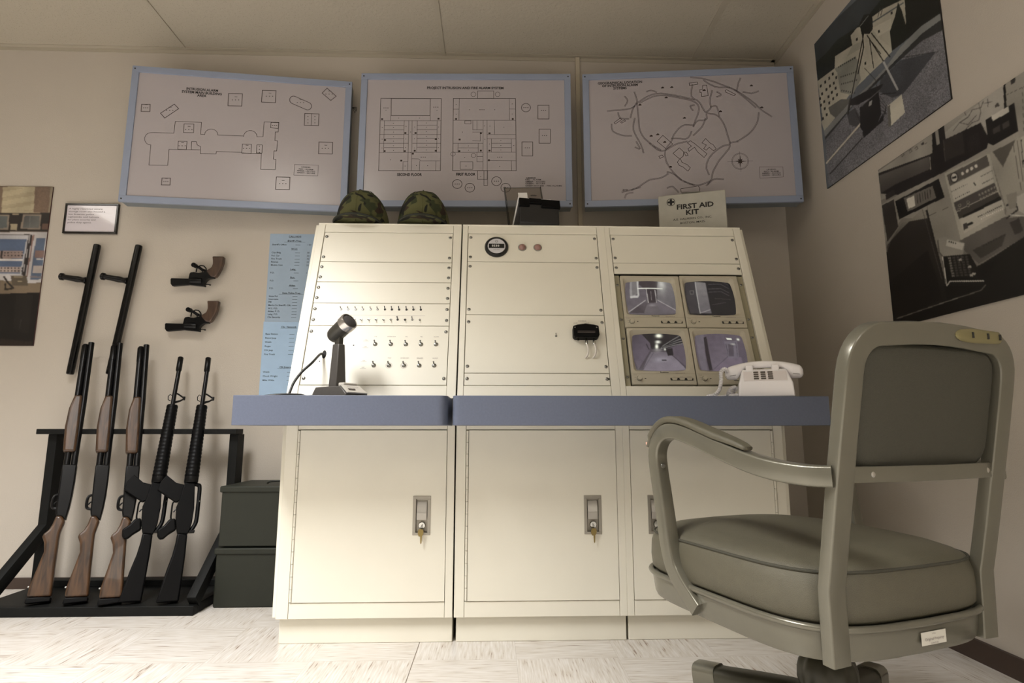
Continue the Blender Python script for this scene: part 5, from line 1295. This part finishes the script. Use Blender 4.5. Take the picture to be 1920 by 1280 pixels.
# pedestal and base
MB(Matrix.Translation((.019, .19, 0))).lathe([(.05, .298), (.05, .285), (.028, .27), (.024, .235), (.024, .19)], 24).build('swivel_column', darkgreen, t)
rings = []
for r_, z in ((.020, .232), (.040, .226), (.050, .214), (.054, .200), (.055, .180), (.050, .165), (.030, .155)):
    rings.append([(r_ * (1 + .045 * math.cos(10 * a_)) * math.cos(a_) + .019, .19 + r_ * (1 + .045 * math.cos(10 * a_)) * math.sin(a_), z) for a_ in [2 * PI * k / 80 for k in range(80)]])
MB().loft(rings).build('tension_knob', darkgreen, t)
MB(Matrix.Translation((.019, .19, 0))).lathe([(.02, .17), (.036, .15), (.040, .10), (.036, .06), (.01, .055)], 28).build('hub', darkgreen, t)
for k in range(4):
    a_ = math.radians(110 - 90 * k + 2); dx, dy = math.cos(a_), math.sin(a_)
    c0 = Vector((.019, .19, 0))
    pts = [c0 + Vector((dx * r_, dy * r_, z)) for r_, z in ((.02, .122), (.08, .122), (.15, .117), (.22, .110), (.285, .105))]
    lg = MB().sweep(pts, .062, .066, (-dy, dx, 0), round_=.3, n_round=3, scales=[1.1, 1.05, .95, .88, .8]).build('leg', darkgreen, t)
    cap_ = [c0 + Vector((dx * r_, dy * r_, z)) for r_, z in ((.235, .111), (.288, .1055))]
    MB().sweep(cap_, .055, .060, (-dy, dx, 0), round_=.3, n_round=3).build('end_cap', chairm, lg)
    e_ = c0 + Vector((dx * .262, dy * .262, 0))
    MB(Matrix.Translation(e_)).lathe([(.010, .10), (.010, .06)], 12).build('caster_stem', steel, lg)
    for s_ in (-1, 1):
        wM = Matrix.Translation(e_ + Vector((-dy * .012 * s_, dx * .012 * s_, .028))) @ Matrix.Rotation(a_, 4, 'Z') @ Matrix.Rotation(PI / 2, 4, 'X')
        MB(wM).lathe([(.012, -.008), (.027, -.007), (.028, 0), (.027, .007), (.012, .008)], 24).build('caster_wheel', rubber, lg)

# ------------------------------------------------------------------ posters
pic_m = picture_mat('printed_photo', .4)
def poster(M, w_, h_, nx, ny, crop, label, paint, edge, mute=0):
    t = thing('photo_poster', label, 'poster', M)
    MB().box(0, w_, 0, h_, 0, .006).build('board', edge, t, bevel=.0008)
    cv = Canvas(M @ Matrix.Translation((0, 0, .0064)), w_, h_, nx, ny, *crop)
    paint(cv)
    if mute:
        gr = cv.c.mean(axis=2, keepdims=True); cv.c = (cv.c * (1 - mute) + gr * mute) * (1 - mute * .5)
    cv.soften(.22); cv.build('printed_picture', t, pic_m, z=.0064)
    return t
pe = mat('poster_edge', (24, 22, 22), .5)
def rowsq(c, x0, y0, dx, dy, n, s, col, sl=0.):
    for i in range(n):
        x, y = x0 + dx * i, y0 + dy * i; c.poly([(x, y), (x + s, y - s * sl), (x + s, y + s * 1.3 - s * sl), (x, y + s * 1.3)], col)
def paint1(c):
    c.fill((98, 104, 112))
    c.poly([(230, 320), (420, 120), (560, -10), (760, -40), (1140, -40), (1140, 100), (900, 220), (300, 570)], (54, 60, 66))
    c.poly([(258, 445), (330, 380), (420, 275), (540, 200), (640, 100), (720, 0), (1140, -40), (1140, 100), (900, 230), (280, 575)], (30, 36, 34), noise=.4)
    c.poly([(275, 572), (395, 482), (398, 398), (520, 320), (508, 250), (555, 195), (640, 178), (660, 120), (740, 62), (870, 0), (892, -10), (900, 180), (790, 205), (802, 360), (740, 430), (520, 640), (322, 925)], (176, 172, 158))
    c.poly([(395, 484), (545, 395), (552, 440), (410, 510)], (132, 134, 126)); c.poly([(412, 505), (556, 415), (580, 560), (520, 672), (436, 652)], (138, 138, 130))
    c.poly([(660, 200), (790, 130), (800, 200), (700, 260)], (190, 186, 172)); c.poly([(560, 330), (700, 260), (800, 345), (690, 440), (600, 480)], (182, 178, 164)); c.poly([(520, 320), (600, 285), (600, 330), (480, 400)], (160, 158, 146))
    c.poly([(350, 760), (440, 700), (520, 700), (440, 800), (380, 850)], (96, 96, 92)); c.poly([(322, 925), (300, 860), (360, 800), (400, 830)], (170, 166, 152))
    rowsq(c, 420, 470, 14, -8, 9, 8, (40, 42, 42), .5); rowsq(c, 436, 540, 15, -5, 8, 8, (52, 54, 52), .5); rowsq(c, 440, 590, 15, -4, 8, 8, (52, 54, 52), .5); rowsq(c, 442, 635, 15, 3, 7, 8, (52, 54, 52), .5)
    for x, y in ((290, 600), (322, 572), (350, 545), (375, 515), (300, 655), (330, 625), (355, 600), (382, 580), (400, 540), (285, 690), (315, 710), (345, 675), (368, 645), (395, 615), (292, 735), (318, 760), (350, 720), (378, 690), (405, 662), (305, 830), (332, 802), (700, 215), (545, 270), (605, 440), (790, 85)): c.poly([(x, y), (x + 13, y - 6), (x + 14, y + 14), (x + 1, y + 20)], (34, 36, 36))
    c.line([(650, 165), (880, 20)], 10, (90, 96, 100)); c.line([(700, 120), (715, 60)], 5, (60, 60, 60)); c.line([(720, 110), (735, 55)], 5, (60, 60, 60))
    c.poly([(888, -20), (1140, -40), (1145, 95), (1010, 190), (880, 300), (800, 360), (785, 220), (900, 190)], (20, 23, 22), noise=.4)
    c.poly([(842, 15), (868, 70), (905, 200), (890, 250), (800, 300), (785, 220), (820, 120)], (22, 28, 25), noise=.5)
    c.poly([(318, 925), (500, 725), (640, 600), (760, 470), (862, 330), (1000, 190), (1145, 92), (1150, 140), (1010, 240), (870, 380), (720, 545), (545, 720), (328, 968)], (128, 130, 130)); c.poly([(326, 968), (545, 718), (870, 378), (1010, 238), (1150, 136), (1155, 215), (1010, 290), (860, 420), (700, 580), (530, 740), (330, 990)], (46, 48, 50))
    c.poly([(330, 985), (540, 740), (700, 600), (860, 425), (1010, 290), (1158, 212), (1245, 700), (430, 1300), (350, 1300)], (112, 112, 118), noise=.75)
    c.poly([(720, 560), (860, 425), (1110, 365), (960, 560), (880, 660), (800, 690), (700, 640)], (64, 66, 72), noise=.3); c.line([(850, 410), (1125, 365)], 5, (34, 34, 36)); c.poly([(480, 800), (540, 760), (585, 850), (560, 900), (500, 880)], (66, 66, 70), noise=.3)
    c.line([(365, 1225), (590, 975)], 9, (34, 34, 36)); c.line([(340, 1150), (590, 860)], 13, (196, 190, 178)); c.line([(346, 1150), (596, 864)], 3, (90, 86, 80))
    c.poly([(510, 700), (620, 640), (740, 590), (700, 660), (560, 740), (500, 745)], (26, 26, 28))
    for a_, b_, w_, k in (((600, 240), (490, 805), 7, 16), ((590, 240), (600, 330), 6, 16), ((625, 250), (745, 440), 8, 18), ((742, 440), (838, 630), 15, 168), ((655, 235), (785, 400), 9, 16), ((640, 270), (670, 480), 6, 20), ((600, 330), (560, 520), 8, 20), ((660, 300), (720, 380), 6, 20), ((720, 665), (830, 655), 7, 20), ((605, 480), (680, 560), 4, 30), ((680, 560), (700, 640), 4, 30), ((505, 690), (485, 800), 8, 60)): c.line([a_, b_], w_, k)
    c.poly([(570, 170), (600, 105), (632, 98), (662, 115), (665, 205), (640, 240), (585, 240)], (22, 26, 26)); c.line([(575, 185), (632, 112)], 5, (110, 114, 112))
    c.poly([(572, 760), (640, 700), (705, 635), (725, 800), (700, 870), (600, 935), (575, 900)], (18, 18, 20)); c.line([(585, 750), (715, 635)], 6, (90, 90, 92)); c.poly([(640, 720), (660, 705), (655, 740), (635, 752)], (150, 150, 148)); c.poly([(590, 930), (700, 870), (735, 800), (740, 850), (600, 975)], (14, 14, 16))
    for k in range(4): c.line([(715, 680 + 30 * k), (760, 740 + 20 * k), (740, 830 - 10 * k)], 4, (20, 20, 22))
    c.poly([(770, 745), (868, 668), (892, 795), (790, 890)], (196, 192, 178)); c.poly([(768, 750), (786, 740), (795, 890), (775, 895)], (96, 94, 88)); c.line([(545, 790), (570, 850)], 4, (20, 20, 22))
    c.line([(1150, 92), (1232, 690)], 6, (18, 18, 18)); c.grain(.05)
zt = 1.0286
PM = basis((0, -1, 0), (0, 0, 1), (-1, 0, 0), (WX, 2.312, 1.702))
poster(PM, .682, .685, 350, 340, (1460, 0, 3.765), 'rooftop photograph poster high on the right wall, tripod above a gravel roof and pale buildings', paint1, pe)
def paint2(c):
    c.fill((120, 116, 110))
    c.poly([(90, 500), (430, 260), (1100, -200), (1100, 400), (430, 480), (120, 620)], (150, 146, 138))
    c.poly([(428, 300), (706, 62), (716, 222), (640, 262), (490, 312), (432, 330)], (166, 162, 154))
    for q in ([(470, 290), (500, 250), (540, 225), (560, 190), (600, 180), (612, 150)], [(520, 290), (560, 250), (590, 240), (600, 200), (590, 160)], [(500, 250), (540, 260), (580, 215)], [(530, 215), (520, 195)]): c.line(q, 4, (92, 88, 84))
    c.line([(615, 160), (652, 152)], 2, (30, 30, 30)); c.line([(632, 140), (634, 175)], 3, (30, 30, 30)); c.poly([(665, 170), (680, 155), (690, 172), (668, 180)], (70, 66, 62)); c.poly([(725, 75), (760, 60), (765, 85), (730, 100)], (110, 106, 100))
    c.poly([(704, 66), (717, 58), (722, 178), (710, 186)], (16, 14, 14)); c.poly([(716, 60), (1100, -180), (1100, 280), (780, 330), (755, 160), (722, 175)], (146, 142, 134)); c.line([(722, 120), (795, 85), (1000, 0)], 2, (60, 58, 54)); c.line([(795, 85), (803, 300)], 2, (70, 68, 64))
    c.poly([(740, 40), (760, 30), (763, 62), (742, 72)], (40, 38, 36))
    c.poly([(370, 295), (425, 260), (436, 335), (372, 400)], (16, 13, 13)); c.poly([(384, 290), (398, 282), (406, 350), (392, 356)], (150, 146, 138))
    for x, y in ((225, 402), (262, 385), (290, 372)): c.line([(x, y), (x + 8, y - 10), (x + 14, y), (x + 4, y + 8)], 3, (70, 66, 62))
    c.poly([(318, 350), (330, 340), (334, 352), (320, 358)], (44, 40, 38)); c.line([(332, 352), (350, 344)], 2, (50, 48, 46))
    c.poly([(118, 488), (365, 398), (430, 330), (600, 250), (640, 330), (628, 372), (430, 482), (210, 590), (130, 585)], (22, 18, 18))
    c.poly([(120, 500), (355, 410), (362, 468), (200, 540), (132, 582)], (92, 88, 84), (56, 52, 50), (200, 460), (230, 560)); c.line([(360, 412), (364, 470)], 3, (150, 146, 138))
    c.poly([(424, 332), (515, 295), (524, 392), (432, 432)], (44, 40, 38)); c.line([(424, 332), (432, 432)], 3, (90, 86, 80)); c.poly([(530, 320), (590, 295), (598, 370), (540, 395)], (30, 26, 26), noise=.6)
    c.poly([(620, 238), (757, 155), (778, 290), (660, 358), (636, 350)], (18, 16, 16)); c.poly([(650, 218), (728, 174), (733, 200), (656, 243)], (196, 192, 182)); c.poly([(655, 280), (690, 262), (692, 290), (658, 305)], (60, 56, 54)); c.poly([(700, 258), (732, 240), (735, 265), (704, 282)], (66, 62, 60))
    c.poly([(128, 640), (200, 596), (430, 482), (510, 800), (400, 850), (345, 700), (230, 700), (150, 812)], (142, 138, 130)); c.poly([(134, 640), (190, 612), (212, 740), (160, 812)], (52, 48, 46)); c.poly([(150, 590), (190, 565), (198, 590), (155, 614)], (40, 36, 34))
    c.poly([(196, 620), (402, 514), (430, 602), (216, 706)], (14, 12, 12)); c.poly([(238, 606), (372, 548), (390, 604), (256, 670)], (104, 100, 94)); c.poly([(250, 610), (286, 594), (292, 642), (260, 656)], (206, 202, 192))
    for k in range(6): c.line([(300 + 12 * k, 590 - 5 * k), (304 + 12 * k, 630 - 6 * k)], 4, (38, 34, 32))
    c.line([(355, 690), (446, 648)], 2, (60, 56, 52)); c.line([(346, 640), (355, 690)], 2, (90, 86, 80))
    c.poly([(428, 488), (640, 395), (718, 695), (506, 805)], (166, 162, 152))
    c.poly([(440, 498), (628, 404), (642, 452), (454, 550)], (84, 80, 76)); c.poly([(456, 552), (646, 455), (662, 530), (474, 624)], (186, 182, 172)); c.poly([(472, 627), (664, 532), (678, 572), (484, 668)], (74, 70, 68)); c.poly([(486, 670), (680, 576), (696, 606), (498, 704)], (60, 57, 54)); c.poly([(512, 690), (692, 596), (698, 612), (520, 706)], (18, 16, 16)); c.poly([(500, 708), (700, 612), (714, 656), (522, 772)], (176, 172, 162))
    c.poly(circ(475, 509, 19, 25), (14, 12, 12)); c.poly(circ(475, 509, 14, 19), (196, 192, 184)); c.poly([(464, 507), (486, 499), (487, 510), (465, 518)], (20, 18, 18))
    for x, y in ((514, 490), (536, 478), (557, 466), (577, 455)): c.poly(circ(x, y, 7, 9, 8), (204, 200, 190))
    rowsq(c, 462, 572, 9, -4.4, 9, 4, (50, 48, 46)); rowsq(c, 480, 604, 9, -4.4, 8, 4, (50, 48, 46)); rowsq(c, 600, 500, 7, -3.6, 8, 4, (50, 48, 46)); rowsq(c, 606, 535, 7, -3.6, 8, 4, (50, 48, 46)); c.line([(568, 535), (575, 545)], 6, (40, 38, 36))
    for x, y in ((500, 640), (540, 625), (498, 660), (540, 640)): c.poly(circ(x, y, 8, 8, 8), (130, 126, 118)); c.poly(circ(x, y, 4, 4, 8), (30, 28, 28))
    rowsq(c, 590, 585, 14, -7, 6, 8, (140, 136, 128)); rowsq(c, 596, 605, 14, -7, 6, 8, (136, 132, 124)); rowsq(c, 585, 690, 9, -4.2, 13, 5, (30, 28, 26)); rowsq(c, 600, 700, 9, -4.2, 12, 4, (230, 226, 218)); c.line([(530, 735), (560, 722)], 10, (22, 20, 20)); c.poly([(515, 730), (535, 720), (540, 745), (520, 758)], (60, 56, 54))
    c.poly([(640, 395), (790, 318), (1100, 180), (1100, 520), (803, 575), (720, 660)], (154, 150, 140)); c.poly([(655, 388), (764, 330), (704, 460)], (86, 82, 76)); c.line([(752, 345), (790, 570)], 3, (70, 66, 62)); c.line([(770, 335), (805, 560)], 3, (80, 76, 72)); c.poly([(788, 320), (1100, 190), (1100, 480), (803, 470)], (168, 164, 154)); c.poly([(792, 430), (1100, 300), (1100, 330), (794, 440)], (30, 28, 28)); c.line([(790, 330), (800, 460)], 4, (30, 28, 28))
    c.poly([(500, 806), (720, 690), (803, 660), (1100, 560), (1100, 700), (803, 790), (590, 915), (520, 850)], (92, 88, 84)); c.poly([(560, 850), (720, 770), (700, 830), (600, 890)], (60, 57, 54)); rowsq(c, 610, 825, 12, -6, 9, 6, (34, 32, 32)); c.poly([(735, 720), (780, 700), (800, 760), (760, 780)], (56, 52, 50))
    c.poly([(722, 620), (803, 560), (1000, 560), (1000, 640), (803, 690), (718, 700)], (150, 146, 138)); c.poly([(770, 600), (803, 580), (1000, 590), (990, 650), (803, 680), (770, 660)], (176, 172, 164)); c.line([(722, 640), (760, 620), (775, 660), (722, 700)], 8, (40, 36, 36)); c.line([(740, 685), (810, 690), (900, 670)], 4, (210, 206, 198)); c.poly([(720, 590), (770, 575), (766, 650), (735, 660)], (134, 130, 122))
    c.poly([(150, 860), (345, 845), (410, 900), (430, 1010), (620, 905), (803, 788), (1100, 640), (1100, 1060), (803, 1132), (490, 1210), (190, 1200)], (11, 9, 9)); c.poly([(158, 828), (230, 740), (330, 660), (352, 690), (424, 1000), (425, 1090), (290, 1160), (196, 1178), (165, 950)], (44, 40, 38), (20, 17, 17), (330, 700), (220, 1100)); c.poly([(158, 828), (225, 752), (322, 658), (345, 668), (350, 700), (230, 720), (180, 800), (160, 856)], (132, 128, 120), (70, 66, 62), (300, 680), (180, 820)); c.line([(345, 665), (425, 985), (432, 1080)], 10, (26, 23, 22)); c.line([(325, 660), (416, 985)], 3, (80, 76, 72))
    c.poly([(182, 990), (350, 850), (400, 1000), (418, 1080), (200, 1178)], (18, 15, 15))
    c.line([(205, 1172), (440, 1092), (600, 1040), (622, 1015)], 4, (112, 108, 102))
    c.poly([(392, 800), (430, 788), (524, 818), (516, 872), (420, 884), (400, 850)], (150, 146, 138)); c.poly([(440, 800), (522, 820), (512, 850), (436, 830)], (190, 186, 178)); rowsq(c, 448, 806, 10, 3, 4, 6, (40, 38, 36)); c.line([(398, 805), (404, 860), (420, 880)], 7, (90, 86, 82))
    c.poly([(416, 880), (548, 868), (618, 990), (610, 1018), (438, 1020)], (16, 14, 14)); c.line([(420, 882), (440, 1018), (455, 997), (614, 995)], 4, (206, 202, 194))
    for j in range(8):
        for i in range(5):
            x, y = 446 + 20 * i + 2.5 * j, 884 + 12 * j - 1.5 * i; c.poly([(x, y), (x + 12, y - 1), (x + 13, y + 7), (x + 1, y + 8)], (72, 68, 66) if i > 0 else (120, 116, 110))
    for x, y in ((540, 925), (548, 965), (560, 958), (495, 892)): c.poly([(x, y), (x + 14, y - 2), (x + 15, y + 8), (x, y + 9)], (170, 166, 158))
    c.grain(.05)
PM = basis((0, -1, 0), (0, 0, 1), (-1, 0, 0), (WX, 1.988, 1.036))
poster(PM, .90, .598, 430, 290, (1600, 130, 2.51), 'black and white control room photograph poster on the right wall behind the armchair', paint2, pe)
def paint3(c):
    c.fill((120, 96, 72))
    c.poly([(-900, 40), (420, 40), (380, 240), (-900, 240)], (168, 146, 110)); c.poly([(20, 40), (265, 40), (252, 235), (10, 235)], (196, 178, 132))
    for k in range(20): c.line([(14, 50 + 9 * k), (262, 50 + 9 * k)], 2, (170, 150, 108))
    c.poly([(262, 40), (380, 40), (365, 235), (252, 235)], (128, 98, 72), noise=.2); c.poly([(380, 40), (412, 40), (385, 235), (362, 235)], (152, 134, 104)); c.poly([(-900, 40), (22, 40), (10, 235), (-900, 235)], (136, 108, 80))
    c.poly([(-900, 236), (380, 236), (360, 375), (-900, 375)], (44, 36, 32)); c.poly([(-100, 248), (72, 252), (60, 362), (-100, 358)], (150, 132, 110)); c.poly([(-100, 256), (60, 260), (50, 350), (-100, 350)], (96, 104, 104)); c.poly([(175, 245), (310, 248), (300, 360), (152, 355)], (150, 130, 108)); c.poly([(186, 254), (300, 258), (292, 350), (168, 348)], (82, 84, 84), (112, 112, 108), (190, 260), (260, 340)); c.line([(225, 262), (222, 345)], 5, (120, 120, 116))
    c.poly([(80, 318), (130, 320), (126, 366), (76, 364)], (176, 158, 116)); c.poly([(96, 240), (140, 240), (138, 252), (94, 252)], (170, 150, 110)); c.poly([(320, 315), (368, 316), (362, 362), (312, 360)], (118, 80, 58))
    c.poly([(-900, 380), (360, 380), (330, 600), (310, 760), (205, 760), (-900, 740)], (198, 192, 192)); c.poly([(-900, 392), (225, 396), (170, 700), (-900, 700)], (62, 54, 54)); c.poly([(-900, 402), (215, 404), (160, 700), (-900, 700)], (186, 184, 190)); c.poly([(-900, 432), (200, 432), (150, 690), (-900, 690)], (74, 100, 140))
    c.poly([(-900, 520), (176, 522), (168, 578), (-900, 578)], (158, 130, 120)); c.poly([(-900, 582), (170, 582), (168, 594), (-900, 594)], (214, 208, 206)); c.poly([(-900, 640), (158, 640), (152, 682), (-900, 682)], (182, 158, 146))
    for j in (530, 552, 646, 666):
        for i in range(-5, 6): c.poly([(30 + i * 26, j), (42 + i * 26, j), (41 + i * 26, j + 8), (29 + i * 26, j + 8)], (44, 36, 40))
    c.poly([(5, 522), (22, 522), (18, 578), (2, 578)], (40, 34, 36)); c.poly([(228, 398), (244, 398), (192, 704), (172, 704)], (44, 34, 36)); c.poly([(246, 400), (258, 400), (205, 720), (195, 710)], (150, 108, 96))
    c.poly([(270, 426), (340, 426), (308, 735), (225, 735)], (80, 106, 142)); c.poly([(268, 516), (335, 518), (328, 575), (258, 572)], (140, 104, 96)); c.poly([(250, 632), (322, 634), (316, 688), (246, 686)], (196, 180, 172)); c.line([(278, 582), (328, 586)], 8, (214, 208, 204)); c.line([(232, 715), (308, 718)], 14, (132, 120, 128))
    c.poly([(-900, 740), (0, 740), (200, 760), (312, 765), (300, 840), (-900, 840)], (134, 112, 82)); c.poly([(80, 708), (200, 708), (212, 780), (90, 782)], (96, 82, 62)); c.line([(108, 716), (170, 716)], 6, (150, 134, 104)); c.line([(132, 750), (162, 750)], 4, (190, 172, 128)); c.line([(30, 715), (60, 760), (100, 800), (40, 812), (40, 770)], 14, (44, 36, 32))
    c.poly([(-900, 828), (0, 842), (300, 832), (290, 900), (250, 1240), (-900, 1240)], (18, 13, 12)); c.poly([(120, 850), (250, 850), (210, 1150), (100, 1100)], (30, 24, 22)); c.line([(158, 1040), (148, 1100)], 8, (56, 48, 46)); c.poly([(0, 1180), (240, 1200), (235, 1236), (0, 1236)], (44, 28, 20), noise=.3)
    c.grain(.06)
x1, z1 = wscale(-2.066, 1.799); x0_, z0 = wscale(-2.40, 1.047)
PM = frame_wall(-2.75, z0, 0)
poster(PM, x1 + 2.75, z1 - z0, 200, 240, (0, 340, 4.0), 'colour photograph poster of an old control desk at the left edge of the back wall', paint3, mat('poster_edge_maroon', (70, 30, 32), .5), .35)
